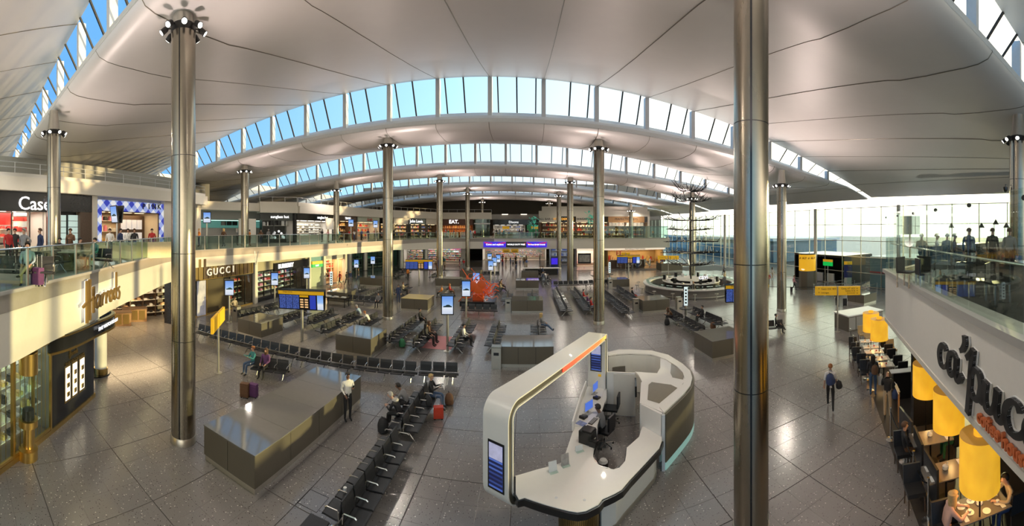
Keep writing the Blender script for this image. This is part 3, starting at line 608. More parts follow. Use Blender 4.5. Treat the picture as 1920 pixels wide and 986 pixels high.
def tree_sculpture(x, y, z, h, label):
    t = thing('leafy_sculpture', label, 'sculpture', (x,y,z)); m = MB(); rr = random.Random(int(x*10))
    for i in range(90):
        a = rr.uniform(0, 2*pi); zz = rr.uniform(.4,1)*h; r = rr.uniform(0,1.3)*(1-abs(zz/h-.7)); d = Vector((rr.uniform(-.5,.5), rr.uniform(-.5,.5), rr.uniform(-.2,.4)))
        p = Vector((r*cos(a), r*sin(a), zz)); q = d.cross(Vector((0,0,1)))*.35; m.add([p-q, p+d, p+q, p-d*.4], [(0,1,2,3)])
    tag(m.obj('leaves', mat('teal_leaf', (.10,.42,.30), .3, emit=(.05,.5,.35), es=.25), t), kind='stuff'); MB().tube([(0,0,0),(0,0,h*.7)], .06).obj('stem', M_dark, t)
tree_sculpture(*pr(1000, 70), UF, 4.2, 'teal leafy sculpture at the left end of the restaurants')
tree_sculpture(*pr(1108, 68.6), UF, 5.2, 'teal leafy sculpture in front of the middle restaurants')

# ---- near left: watch shop under the curved balcony
HB = Fac((-9.6,.45), (-14.3,5.95)); u = HB.u
t = HB.thing('watch_shop', 'black and brass fronted watch shop under the curved balcony', 'shop')
B(u(95), u(176), 0, .25, .16, 2.75).obj('black_panel', M_blk, t); B(-1.5, u(178), -.03, .3, 0, .16).obj('plinth', M_gold, t)
for a, b, c, d in ((122.5,131,688,749),(136,144,680,739),(149.5,157.5,672,729)):
    HB.box('lit_niche', lit('niche', (1,.97,.88), 1.5), t, a, b, c, d, -.02, .0); HB.box('niche_frame', M_gold, t, a-1.5, b+1.5, c-4, d+4, -.01, .01)
    for k in range(3): HB.box('watch', M_gold, t, a+2, b-2, c+12+k*17, c+20+k*17, -.05, -.02)
for k in range(5):
    B(-1.1, u(92), .35, .75, .5+k*.55, .53+k*.55).obj('display_shelf', mat('pale_shelf', (.6,.58,.52), .3, emit=(1,.9,.75), es=.12), t); goods(t, -1.0, u(90), .4, .65, .53+k*.55, 12, .3, [GOODS[7],GOODS[3],GOODS[2]])
for k in range(22): x_ = -1.2+(u(95)+1.2)*k/22; B(x_, x_+.018, .06, .08, .16, 3.2).obj('grille_bar', M_gold, t)
text('FINE WATCH ROOM', .15, (u(140), -.03, HB.z(140,673)), M_gold, t, .01)
front(t, -1.2, u(95), .16, 3.2, 5, M_gold, M_glass); interior(t, -1.2, u(95)-.05, .16, 3.2, 2.6, mat('shop_grey', (.35,.33,.30), .5), 4, [GOODS[3],GOODS[7],GOODS[2]], 12, NEUT, 1.6, 90)
t2 = tag(HB.thing('shop_canopy', 'black drum shaped name band with brass trims below the curved balcony', 'fascia'), None)
cp = [(u(95)-.1,-.05),(u(115),-.28),(u(140),-.38),(u(165),-.42),(HB.L+.2,-.50),(HB.L+.9,-.42),(HB.L+1.3,-.1),(HB.L+1.4,.5)]; cp = smooth_path(cp, 4)
MB().strip(cp, 2.78, 3.32, (0,.15)).obj('name_band', M_blk, t2); MB().strip(cp, 2.72, 2.80, (-.03,.15)).obj('brass_trim', M_gold, t2); MB().strip(cp, 3.25, 3.30, (-.03,.15)).obj('brass_trim', M_gold, t2)
text('FINE WATCH ROOM', .2, (u(183), -.52, 3.03), M_wink, t2, .01)
c_ = thing('round_column', 'cream round column with brass base beside the watch shop', 'column', (*P(189,700), 0)); MB().lathe([(.30,.3),(.30,3.3)],24).obj('shaft', M_white, c_, True); MB().lathe([(.34,0),(.34,.3)],24).obj('base_ring', M_gold, c_, True)
st = MB(); x0, y0 = P(189,700); st.lathe([(.75,0),(.75,.05)], 24); o = st.obj('black_plinth', M_blk); o.location = (x0-.25, y0-.2, 0); tag(o, 'low black curved plinth under the cream column', 'plinth')
x0, y0 = P(53,858); c_ = thing('brass_display_case', 'round brass and glass watch display case at the shop corner', 'display case', (x0, y0, 0))
MB().lathe([(.30,0),(.30,.30),(.16,.34),(.16,.95),(.30,1.0),(.30,1.2)], 24).obj('brass_pedestal', M_gold, c_, True); MB().lathe([(.27,1.2),(.27,2.6)],24,cap=False).obj('glass_cylinder', M_glass, c_, True); MB().lathe([(.30,2.6),(.30,3.25)],24).obj('brass_cap', M_gold, c_, True)
MB().lathe([(.2,1.2),(.18,1.5),(.05,1.55)],16).obj('watch_stand', M_blk, c_, True)
# open shop behind
HS = Fac((-26.2,8.0), (-24.9,16.6)); t = HS.thing('shoe_shelves', 'wall of lit wooden shelves inside the open shop at left', 'shelving')
B(0, HS.L, .4, .5, 0, 3.4).obj('back_panel', M_dwood, t)
for k in range(6): B(0, HS.L, 0, .4, .3+k*.52, .34+k*.52).obj('shelf', M_cream, t); goods(t, .1, HS.L-.1, .05, .3, .34+k*.52, 16, .26, [GOODS[3],GOODS[1],GOODS[2]])
for i in range(9): B(i*HS.L/8-.03, i*HS.L/8+.03, -.02, .4, 0, 3.4).obj('upright', M_dwood, t)
area('shop_lamp', (HS.L/2, -2.5, 3.2), 6, 260, WARM, (0,0,0), 3, t)
for i, (px, py) in enumerate(((222,609),(252,601))):
    b_ = thing('wooden_counter', ['long oak display counter at the open shop entrance, nearer the cream column','oak display counter at the open shop entrance, nearer the thick pillar'][i], 'counter', (*P(px,py),0), 1.2); B(-.9,.9,-.4,.4,0,.95).obj('body', M_wood, b_); B(-.95,.95,-.45,.45,.95,1.0).obj('top', M_dwood, b_)
    for k in range(3): B(-.8+k*.55,-.35+k*.55,-.42,-.40,.15,.85).obj('panel', M_gold, b_)
b_ = thing('entrance_pier', 'black portal pier with small lit frame at the open shop', 'pier', (-22.95,15.9,0), -1.2); B(-.9,.9,-.3,.3,0,3.9).obj('body', M_blk, b_); B(-.3,.0,-.33,-.3,1.6,2.1).obj('lit_frame', lit('small_frame', (1,.8,.5), 1.2), b_)

# ---- left lower: fashion shops below the balcony
GL = Fac((-22.85,17.0), (-24.7,39.0)); u = GL.u
t = GL.thing('fashion_shop', 'bronze finned shopfront with pale letters and a red display, below the left balcony', 'shop')
a, b = u(366), u(473.5); ztop, zmid = 4.6, 2.95
n = 26; fm = [mat('bronze_fin', (.30,.21,.09), .35, .8), mat('brown_fin', (.10,.06,.03), .4)]
for i in range(n): x = a+(b-a)*i/n; B(x, x+(b-a)/n*.96, -.05-.06*(i%2), .1, zmid, ztop).obj('fin', fm[(i*7//3) % 2], t)
B(a, b, -.12, .05, zmid-.06, zmid).obj('rail', M_gold, t)
for i, ch in enumerate('GUCCI'): px = 388.5+i*11.6-(1.5 if i == 4 else 0); text(ch, .82, (u(px), -.26, GL.z(px, 510.5-i*1.6)), lit('cream_letter', (1,.9,.7), .8), t, .04, bold=.005)
B(u(369), u(385), -.06, 0, .05, zmid-.1).obj('draped_poster', mat('draped_poster', (.45,.42,.42), .5, noise=.7, nscale=1.5, emit=(.5,.55,.7), es=.15), t)
B(u(387), u(430), 0, .08, .1, zmid-.1).obj('mesh_screen', mat('bronze_mesh', (.10,.075,.04), .5, .4, noise=.4, nscale=60), t)
interior(t, u(431), b-.1, 0.02, zmid-.1, 1.6, M_dwood, 4, [GOODS[0],GOODS[3],GOODS[3]], 7, WARM, 1.0, 40)
front(t, u(431), b-.1, 0.02, zmid-.1, 3, M_dark, M_glass)
B(u(386), u(387), -.1, .1, 0, zmid).obj('jamb', M_gold, t); B(a, b, -.05, 0, 0, .12).obj('plinth', M_gold, t)
pl = GL.thing('pilaster', 'cream pilaster between the two fashion shopfronts', 'pilaster'); B(u(474.5), u(479.5), -.25, .25, 0, 4.7).obj('shaft', M_cream, pl)
t = GL.thing('coat_shop', 'beige fronted shop with black name board, below the left balcony', 'shop')
a, b = u(480.5), u(576); B(a, b, -.02, .2, 2.95, 4.7).obj('stone_band', mat('beige_stone', (.42,.36,.24), .5, noise=.15, nscale=20), t)
B(u(512), b, -.2, 0, 2.75, 3.55).obj('name_board', M_blk, t); text('BURBERRY', .62, (u(533), -.24, 3.15), M_wink, t, .02, bold=.02)
interior(t, a, b, .02, 2.75, 2.2, M_dwood, 4, [GOODS[0],GOODS[3],GOODS[1],GOODS[5],GOODS[2]], 14, NEUT, 1.3, 110)
front(t, a, b, .02, 2.9, 8, M_dark, M_glass); B(a, b, -.1, .0, 0, .45).obj('plinth', M_blk, t)
pl = GL.thing('pilaster', 'cream pilaster between the beige shop and the green panel', 'pilaster'); B(u(577), u(580), -.25, .25, 0, 4.7).obj('shaft', M_cream, pl)
GL2 = Fac((-24.7,37.3), (-22.9,46.5)); u2 = GL2.u
t = GL2.thing('exit_hoarding', 'pale green wall with green and yellow exit sign, below the left balcony', 'wall panel')
a, b = u2(581), u2(604); B(a, b, 0, .2, 0, 2.9).obj('lower_panel', mat('sage', (.42,.48,.34), .5), t); B(a, b, 0, .2, 2.9, 4.7).obj('upper_panel', lit('sea_green', (.10,.33,.27), .45), t)
B(a+.2, b-.1, -.2, 0, 2.35, 2.75).obj('sign', lit('exit_green', (.0,.5,.08), .9), t); B(a+.2, b-.1, -.2, 0, 2.75, 3.1).obj('sign_top', M_yellow, t)
text('EXIT', .3, ((a+b)/2, -.22, 2.55), M_wink, t)
t = GL2.thing('handbag_shop', 'warm lit handbag shop with stone name band, right of the green panel', 'shop')
a, b = u2(608), u2(645); B(a, b, -.05, .2, 3.2, 4.7).obj('name_band', M_grey, t); text('RADLEY', .4, ((a+b)/2, -.08, 4.0), M_wink, t)
interior(t, a, b, .02, 3.2, 2.2, mat('peach_wall', (.75,.52,.33), .6), 4, [GOODS[0],GOODS[3],GOODS[1]], 9, WARM, 2.4, 220); front(t, a, b, .02, 3.2, 3, M_trim)
for px in (606,646): p_ = GL2.thing('pilaster', {606:'cream pilaster left of the handbag shop',646:'cream pilaster right of the handbag shop'}[px], 'pilaster'); B(u2(px)-.2, u2(px)+.2, -.3, .25, 0, 4.7).obj('shaft', M_cream, p_)
# ---- far lower level behind the balcony front
def low(name, lab, cat, F, px0, px1, wallm, gl, gs, pw, gm, n, nsh=4, fr_=None, z1=3.4, depth=3):
    t = F.thing(name, lab, cat); a, b = F.u(px0), F.u(px1); interior(t, a, b, .02, z1, depth, wallm, nsh, gm, n, gl, gs, pw)
    if fr_: front(t, a, b, .02, z1, fr_, M_dark)
    return t
LA = Fac((-29,56), (-21,72)); low('dark_shop', 'dim green glazed lower concourse behind the seats, left of centre', 'shop', LA, 655, 745, mat('deep_green', (.05,.09,.07), .4), (.5,.8,.6), .8, 60, [GOODS[6],GOODS[3]], 16, 3, 9)
for i, px in enumerate((655,684,752,798)): q = pr(px, 60+i*3); c_ = thing('round_column', ['first','second','third','fourth'][i]+' grey round column from the left under the far balcony', 'column', (*q,0)); MB().lathe([(.5,0),(.5,4.7)],16).obj('shaft', M_trim, c_, True)
LB = Fac((-21,73), (-8,71)); t = low('perfume_shop', 'bright lower shop crowded with products, left of the blue banner', 'shop', LB, 752, 864, M_white, NEUT, 2.2, 380, GOODS, 46, 6)
B(LB.u(850), LB.u(864), -.2, 0, 3.0, 3.7).obj('pink_sign', lit('magenta', (.8,.05,.35), .9), t); text('rituals', .5, (LB.u(855), -.05, 2.6), M_wink, t)
LC = Fac((-10,82), (5,82)); t = low('duty_free_hall', 'brightly lit duty free hall behind the blue banner', 'shop', LC, 905, 1024, M_white, NEUT, 2.6, 700, GOODS, 70, 7, depth=5)
dfb = thing('shop_banner', 'wide blue and black illuminated banner on the far balcony front', 'banner', (-7.9,66.15,0))
for a, b, m, s, sz in ((0,4.1,lit('royal_blue', (.05,.02,.75), 1.0),'Come and explore',.42),(4.1,7.8,M_blk,'WORLD DUTY FREE',.36),(7.8,11.5,lit('royal_blue', (.05,.02,.75), 1.0),'the best British brands',.34)):
    B(a, b, 0, .2, 3.75, 4.75).obj('panel', m, dfb); text(s, sz, ((a+b)/2, -.03, 4.25), M_wink, dfb, .01, bold=.012)
rdm = lit('banner_red', (.8,.03,.05), .9)
for a, b, c, d in ((.2,1.6,4.7,4.5),(4.0,2.6,4.7,4.45),(7.9,9.6,4.65,4.1),(11.4,10.0,4.7,4.5),(9.7,9.9,4.72,3.78)): m = MB(); m.add([(a,-.01,c),(b,-.01,d),(b,-.01,d-.1),(a,-.01,c-.22)],[(0,1,2,3)]); m.obj('flag_stripe', rdm, dfb)
m = MB(); m.add([(7.3,-.02,4.2),(7.75,-.02,4.7),(7.5,-.02,4.3)],[(0,1,2)]); m.add([(7.35,-.02,4.45),(7.5,-.02,4.5),(7.6,-.02,4.1)],[(0,1,2)]); m.obj('bird_emblem', rdm, dfb)
for i, (px, py) in enumerate(((949,470.5),(965,470.5))):
    x, y = pr(px, 67.4); t = thing('hanging_sign', ['left of the two yellow signs hanging below the banner','right of the two yellow signs hanging below the banner'][i], 'sign', (x, y, 2.75)); B(-.68,.68,0,.1,0,.65).obj('panel', M_yellow, t); B(-.5,.5,-.01,0,.15,.3).obj('arrow_row', M_ink, t); MB().tube([(0,.05,.65),(0,.05,2.0)], .03).obj('rod', M_dark, t)
t = low('phone_shop', 'small grey lower kiosk with screens, right of the banner', 'shop', Fac((4.5,72), (10.5,71)), 1030, 1070, M_grey, (.7,.8,1), 1.2, 60, [GOODS[4],GOODS[2]], 14, 3); 
LD = Fac((6.6,67.6), (27,67.6)); 
t = low('cosmetics_shop', 'pale pink lit lower shop with a long black framed picture', 'shop', LD, 1082, 1120, mat('blush_wall', (.75,.58,.48), .6), NEUT, 2.2, 260, [GOODS[5],GOODS[2]], 10, 1)
B(LD.u(1082), LD.u(1106), -1.2, -1.0, .7, 2.6).obj('picture_frame', M_blk, t); B(LD.u(1084), LD.u(1104), -1.23, -1.2, 1.0, 2.3).obj('picture', mat('picture', (.3,.3,.28), .5, noise=.9, nscale=3), t)
t = low('fast_food_bar', 'warm lit lower food bar with very large letters on its counter', 'restaurant', LD, 1140, 1243, mat('mustard_wall', (.55,.38,.17), .6, noise=.4, nscale=.6), WARM, 2.0, 500, [GOODS[0],GOODS[1],GOODS[7]], 24, 2, depth=5)
B(LD.u(1080), LD.u(1243), -1.0, -.9, 3.1, 3.45).obj('lit_band', lit('warm_band', (1,.85,.65), .9), t); text('NATURALLY FAST FOOD', .36, (LD.u(1188), -1.03, 3.27), M_dwood, t)
B(LD.u(1135), LD.u(1196), -4.0, -3.2, 0, 1.5).obj('counter', M_dwood, t)
for i, ch in enumerate('LEON'): text(ch, 1.9, (LD.u(1150+i*17), -4.1, .85), M_trim, t, .1, bold=.03)
text('EE', 1.2, (LD.u(1151), -4.1, 2.7), GOODS[0], t, .1)
# kiosk table with dark counter at centre right back
x, y = P(1020,528-12); t = thing('bar_counter', 'long pale topped counter in front of the duty free hall', 'counter', (2.2,56.5,0), .05); B(-2.8,2.8,-.7,.7,.98,1.05).obj('top', M_white, t); B(-2.5,2.5,-.5,.5,0,.98).obj('body', M_blk, t)
t = thing('info_totem', 'dark blue totem beside the pillar right of the banner', 'totem', (4.4,58.5,0)); B(-.6,.6,-.2,.2,0,2.6).obj('body', mat('navy', (.01,.02,.15), .3), t); B(-.5,.5,-.21,-.2,1.4,2.4).obj('screen', lit('royal_blue', (.05,.02,.75), 1.0), t)

# ---- script signs as broad-nib ribbons
def crom(p, n=8):
    out = []
    for i in range(len(p)-1):
        a = Vector(p[max(i-1,0)]); b = Vector(p[i]); c = Vector(p[i+1]); d = Vector(p[min(i+2,len(p)-1)])
        for k in range(n): t = k/n; out.append(.5*((2*b)+(c-a)*t+(2*a-5*b+4*c-d)*t*t+(3*b-a-3*c+d)*t**3))
    out.append(Vector(p[-1])); return out
def ribbon(m, p, ox, oz, sc, w, d0, d1, sx=1., straight=False):
    q = [Vector(v) for v in p] if straight else crom(p); n = len(q); vs = []; fs = []
    for i, v in enumerate(q):
        t = (q[min(i+1,n-1)]-q[max(i-1,0)]).normalized(); nn = Vector((-t.y, t.x)); ww = w*(.55+.45*abs(t.y))
        for s_ in (1,-1):
            c = v+nn*ww*.5*s_
            for d in (d0, d1): vs.append((ox+c.x*sc*sx, d, oz+c.y*sc))
    for i in range(n-1):
        a = 4*i; b = a+4; fs += [(a,b,b+2,a+2),(a+1,a+3,b+3,b+1),(a,a+1,b+1,b),(a+2,b+2,b+3,a+3)]
    fs += [(0,2,3,1),(4*n-4,4*n-3,4*n-1,4*n-2)]
    m.add(vs, fs)
GLY = {'c':([[(.72,.82),(.62,.98),(.40,1.0),(.15,.75),(.06,.38),(.2,.04),(.45,.0),(.75,.18),(.95,.45)]],.85),
 'a':([[(.72,.85),(.5,1.02),(.2,.85),(.05,.4),(.18,.02),(.42,.05),(.68,.4),(.75,.95)],[(.75,.95),(.68,.35),(.78,.02),(.98,.1),(1.15,.4)]],1.05),
 "'":([[(.30,2.05),(.32,1.75),(.15,1.45),(.0,1.35)]],.45),
 'p':([[(.0,1.25),(.25,1.5),(.42,1.7)],[(.42,1.75),(.28,.9),(.18,0),(.05,-.85)],[(.25,.75),(.5,1.05),(.8,1.0),(.9,.6),(.75,.1),(.45,-.02),(.22,.15)],[(.8,.2),(.95,.1),(1.1,.4)]],1.05),
 'u':([[(.12,.95),(.05,.35),(.18,.02),(.42,.08),(.65,.45),(.72,.98)],[(.72,.98),(.65,.35),(.76,.02),(.98,.12),(1.15,.45)]],1.05),
 'i':([[(.12,.95),(.05,.3),(.15,.0),(.4,.3)]],.35),'n':([[(.1,.98),(.05,0)],[(.08,.6),(.4,1),(.62,.8),(.58,.2),(.72,0),(.95,.3)]],.9),'o':([[(.5,1),(.15,.8),(.06,.35),(.3,0),(.65,.2),(.75,.7),(.5,1)]],.8)}
def script(word, par, ox, oz, sc, w, d0, d1, m, sx=1., m2=None):
    x = 0
    for ch in word:
        st_, adv = GLY[ch]; mb = MB(); bk = MB()
        for s in st_: ribbon(mb, s, ox+x*sc*sx, oz, sc, w, d0, d1, sx); 
        mb.obj('script_letter', m, par)
        if m2:
            for s in st_: ribbon(bk, s, ox+x*sc*sx, oz, sc, w*1.32, d1, d1+.03, sx)
            bk.obj('letter_backing', m2, par)
        x += adv
m_dot = mat('dotted_black', (.02,.02,.02), .4); n_ = m_dot.node_tree; v_ = n_.nodes.new('ShaderNodeTexVoronoi'); v_.inputs['Scale'].default_value = 34; v_.inputs['Randomness'].default_value = 0.
tc_ = n_.nodes.new('ShaderNodeTexCoord'); n_.links.new(tc_.outputs['Object'], v_.inputs['Vector']); cr_ = n_.nodes.new('ShaderNodeValToRGB'); cr_.color_ramp.interpolation = 'CONSTANT'
cr_.color_ramp.elements[0].color = (.75,.78,.85,1); cr_.color_ramp.elements[1].position = .2; cr_.color_ramp.elements[1].color = (.012,.012,.013,1)
n_.links.new(v_.outputs['Distance'], cr_.inputs[0]); n_.links.new(cr_.outputs[0], n_.nodes['Principled BSDF'].inputs['Base Color'])
sg = FR.thing('coffee_house_sign', 'large black dotted script letters over orange words on the white balcony front', 'sign')
u0 = FR.u(1766); sx_ = (FR.u(1820)-u0)/(.5*2.35); script("ca'puccino", sg, u0, 3.90, .50, .25, -.11, -.04, m_dot, sx_, M_paper)
text('coffee house', .33, (FR.u(1838), -.05, 3.62), mat('terracotta', (.62,.16,.05), .5), sg, .03, bold=.008, align='LEFT')
# gold script on the curved balcony
HF = Fac((-12.9,4.7), (-16.2,8.15)); hs = HF.thing('store_sign', 'gold script letters standing off the curved cream balcony front', 'sign')
HG = [[(.25,2.1),(.25,-.55)],[(.55,2.15),(.55,-.45)],[(1.0,1.6),(1.0,-.1)],[(1.0+.0,1.5),(1.0,1.0)],[(-.2,.55),(.3,.75),(1.15,.85)],
 [(1.75,.8),(1.5,.95),(1.3,.5),(1.45,.1),(1.75,.5)],[(1.8,.9),(1.75,.2),(1.95,.1)],[(2.1,.1),(2.15,.9)],[(2.15,.5),(2.35,.9),(2.5,.85)],[(2.65,.1),(2.7,.9)],[(2.7,.5),(2.9,.9),(3.05,.85)],
 [(3.4,.9),(3.15,.6),(3.25,.1),(3.55,.3),(3.55,.75),(3.4,.9)],[(4.15,.7),(3.95,.9),(3.75,.5),(3.9,.1),(4.15,.3)],[(4.2,2.1),(4.2,.1)],[(4.75,.9),(4.5,.75),(4.75,.4),(4.6,.0),(4.4,.1)]]
Lw = HF.u(217)-HF.u(148); sc_ = Lw/4.9; gx = HF.u(150)
for i, s in enumerate(HG): mb = MB(); ribbon(mb, s, gx, 3.80, .60, .15 if i > 4 else .21, -.24, -.16, sc_/.60, len(s) == 2); mb.obj('gold_stroke', mat('dark_brass', (.36,.22,.07), .4, .6), hs); mb = MB(); ribbon(mb, s, gx, 3.80, .60, .24 if i > 4 else .31, -.16, -.14, sc_/.60, len(s) == 2); mb.obj('lit_edge', lit('sign_edge', (1,1,.95), 1.0), hs)
# small gold script over the niches
s2 = HB.thing('door_sign', 'small gold script above the three lit niches', 'sign')
for s in HG: mb = MB(); ribbon(mb, s, HB.u(129), HB.z(140,663), .13, .16, -.035, -.01, 1., len(s) == 2); mb.obj('gold_stroke', M_gold, s2)
# v-shaped brackets on the balcony fronts
for i, (px, py, r) in enumerate(((240,545,19.9),(479,482,30.5),(648,463,45.5),(804,456,66),(1219,458,71))):
    x, y = pr(px, r-.35); t = thing('flag_bracket', ['left balcony bracket beside the gold script sign','left balcony bracket above the pilaster between fashion shops','small bracket on the balcony above the handbag shop','small bracket on the far balcony left of the blue banner','small bracket on the far right balcony'][i], 'bracket', (x,y,4.1), -th(px)); 
    MB().tube([(0,0,0),(-.06,0,1.1)], .025).obj('rod', M_chrome, t); MB().tube([(.03,0,0),(.22,-.1,1.1)], .025).obj('rod', M_chrome, t)
# ================= SEATING =================
PITCH = .60
def seat_mesh():
    m = MB(); n = 5; vs = []; w_ = .265
    prof_ = [(-.44,.435),(-.40,.45),(-.25,.435),(-.08,.42),(.0,.43)]
    for x in (-w_, w_):
        for y, z in prof_: vs.append((x, y, z))
        for y, z in prof_: vs.append((x, y, z-.045))
    fs = []
    for i in range(4): fs += [(i, 10+i, 10+i+1, i+1), (5+i, 5+i+1, 15+i+1, 15+i), (i, i+1, 5+i+1, 5+i), (10+i, 15+i, 15+i+1, 10+i+1)]
    fs += [(0,5,15,10), (4,14,19,9)]; return m.add(vs, fs)
def back_mesh():
    m = MB(); vs = []; w_ = .265; p = [(.0,.46),(.02,.58),(.04,.74),(.07,.86)]
    for x in (-w_, w_):
        for y, z in p: vs.append((x, y, z))
        for y, z in p: vs.append((x, y+.03, z+.01))
    fs = []
    for i in range(3): fs += [(i, i+1, 8+i+1, 8+i), (4+i, 12+i, 12+i+1, 4+i+1), (i, 4+i, 4+i+1, i+1), (8+i, 8+i+1, 12+i+1, 12+i)]
    fs += [(0,8,12,4), (3,7,15,11)]; return m.add(vs, fs)
SEATM = {}
def sm_(k, f, m):
    if k not in SEATM: o = f().obj(k, m); SEATM[k] = o.data; bpy.data.objects.remove(o)
    return SEATM[k]
def arm_f(): return MB().tube([(0,.02,.40),(0,0,.62),(0,-.03,.655),(0,-.30,.655),(0,-.335,.63),(0,-.34,.60)], .018, 5)
def leg_f(): return MB().tube([(0,-.36,.02),(0,-.30,.05),(0,-.06,.33),(0,.06,.33),(0,.30,.05),(0,.36,.02)], .022, 5).box(-.03,.03,-.40,-.33,0,.03).box(-.03,.03,.33,.40,0,.03)
def beam_f(n):
    return lambda: MB().box(-n*PITCH/2-.02, n*PITCH/2+.02, -.05, .05, .32, .39)
def bench(x, y, rz, n, double, label, skip=(), detail=True):
    t = thing('bench_seating', label, 'seating', (x, y, 0), rz, 'black airport seat rows in the hall')
    mk(sm_('beam%d' % n, beam_f(n), M_dark), 'beam', t)
    sides = ((1, 0), (-1, 1)) if double else ((1, 0),)
    for sgn, sd in sides:
        for i in range(n):
            if (sd, i) in skip: continue
            X = (i-(n-1)/2)*PITCH; r = 0 if sd == 0 else pi; yo = -.13 if double and sd == 0 else .13 if double else 0
            for nm, f, m in (('seat', seat_mesh, M_black), ('backrest', back_mesh, M_black)):
                if nm == 'backrest' and double: f2 = f
                o = mk(sm_(nm, f, m), nm, t); o.location = (X, yo*(.6), 0); o.rotation_euler = (0,0,r)
        for i in range(n+1):
            if not detail and i % 2: continue
            X = (i-n/2)*PITCH; o = mk(sm_('armrest', arm_f, M_chrome), 'armrest', t); o.location = (X, (-.06 if sd == 0 else .06) if double else 0, 0); o.rotation_euler = (0,0,0 if sd == 0 else pi)
    k = max(2, round(n*PITCH/1.8)+1)
    for i in range(k): X = -n*PITCH/2+.25+(n*PITCH-.5)*i/(k-1); mk(sm_('leg', leg_f, M_chrome), 'leg', t).location = (X, 0, 0)
    return t
def bench_y(X, y0, y1, label, double=True, face=1, gap=True, skip=()):        # a run along the hall axis, split into units
    L = y1-y0; n = max(2, int(L/PITCH)); rz = pi/2*face
    if n > 6 and gap:
        a = n//2; b = n-a; l1, l2 = label if isinstance(label, tuple) else (label+', nearer unit', label+', farther unit')
        bench(X, y0+a*PITCH/2, rz, a, double, l1, skip); bench(X, y0+a*PITCH+.2+(b-.4)*PITCH/2, rz, b-1 if b > 3 else b, double, l2)
    else: bench(X, y0+n*PITCH/2, rz, n, double, label if isinstance(label, str) else label[0], skip)
# the two near units, left of the white desk
bench(-4.0, 8.95, pi/2, 6, True, 'nearest back to back seat unit, cut by the lower frame edge')
bench(-4.0, 12.75, pi/2, 5, True, 'back to back seat unit with the seated newspaper reader')
tb = thing('side_table', 'black square table at the near end of the nearest seat unit', 'table', (-4.45,6.75,0), 0); B(-.25,.25,-.25,.25,.42,.46).obj('top', M_black, tb); B(-.03,.03,-.03,.03,.0,.42).obj('leg', M_chrome, tb)
# the long single row facing the viewer
A0, A1 = Vector((-18.6,14.75)), Vector((-3.6,16.45)); dd = (A1-A0); LL = dd.length; rzr = atan2(dd.y, dd.x); pos = 0
for i, n in enumerate((2,5,5,5,5,3)):
    c = A0+dd/LL*(pos+n*PITCH/2); nm = ['pair of single facing seats at the left end of the long curved row','first five-seat unit of the long row, behind the yellow sign post','second five-seat unit of the long row','third five-seat unit of the long row, behind the long planter','fourth five-seat unit of the long row','three-seat unit ending the long row, before the small square planter'][i]
    bench(c.x, c.y-(.25*sin(pi*(pos/LL))), rzr, n, False, nm); pos += n*PITCH+.08 if i != 0 else n*PITCH+.25
bench(-11.2, 13.3, R(20), 3, True, 'three-seat unit behind the long planter with the couple and trolley cases')
for a in ((-19.6,19.6,24.9,'seat row along the glazed fashion shops'),(-16.4,20.2,23.9,'seat row just behind the left square planter'),(-14.5,21.2,25,'seat row under the departure board at left'),
          (-12.5,19.8,25.7,('seat unit right of the departure board post, nearer','seat unit right of the departure board post, farther')),(-10.9,22.1,25.4,'seat row ending at the middle left pillar'),
          (-7.9,20.0,25.6,('seat unit behind the two square planters with open floor to its right','seat unit carrying the man with a case beside him')),(-6.3,19.6,25.4,('seat unit beside the pink floor mat','seat unit beyond the pink floor mat')),
          (-4.0,20.1,25.6,('seat unit just right of the nearest blue screen post','seat unit with the man in white shirt')),(-1.9,20.5,25.8,('centre seat unit with sunlit backs, nearer','centre seat unit with sunlit backs, farther')),
          (.75,21.2,25.8,'seat unit behind the centre planter with the reclining woman'),(-1.9,33.4,38,'narrow seat unit left of the small centre planter'),(.55,34,38,'seat unit behind the second centre planter'),
          (3.2,29.2,40,('long seat row right of centre, nearer unit','long seat row right of centre, farther unit')),(5.1,29.2,39.5,('seat row with the person in a red top, nearer unit','seat row with the person in a red top, farther unit')),
          (7.9,27.6,36.6,('seat row right of the arch pillar, nearer unit','seat row right of the arch pillar, farther unit')),(9.9,32.4,39.9,('seat row behind the grey box planter, nearer unit','seat row behind the grey box planter, farther unit')),
          (10.9,20.6,26.8,('right hand seat row with a coated traveller, nearer unit','right hand seat row with a coated traveller, farther unit')),(12.9,21.8,27,('outer right seat row in front of the round bar, nearer','outer right seat row in front of the round bar, farther')),
          (-17.2,32.4,37,'seat row beyond the white tray table'),(-15.2,32.2,37.4,'seat row right of the one beyond the tray table'),(-13.3,35,40,'seat row left of the yellow topped planter'),(-8.3,34.6,40,'seat row right of the yellow topped planter'),
          (-18,47.8,54,('far left seat row beside the second departure board, nearer','far left seat row beside the second departure board, farther')),(-12.9,48.4,53,'far seat row behind the second departure board'),(-6.7,40,49,('dark far seat row left of the orange machine, nearer','dark far seat row left of the orange machine, farther')),
          (-3.2,38.5,44,'far seat row behind the orange machine'),(2.4,46,53,('far seat row right of the centre planters, nearer','far seat row right of the centre planters, farther')),(9.6,46,52,'far seat row by the food bar')):
    bench_y(a[0], a[1], a[2], a[3])
for x, y, rz, n, l in ((-3.9,29.6,0,5,'single row of five seats in front of the orange machine'),(5.2,43.2,0,7,'far single row of seats facing the viewer, right of centre'),(-14.5,30.4,.05,6,'single row of six seats left of the middle pillar'),(8.6,43.6,0,4,'far single row of four seats beside the second right pillar'),
                       (15.2,19.3,R(-20),3,'three seats behind the thickest pillar holding a lone sitter'),(-5.5,53,0,5,'far single row beyond the orange machine')):
    bench(x, y, rz, n, False, l)

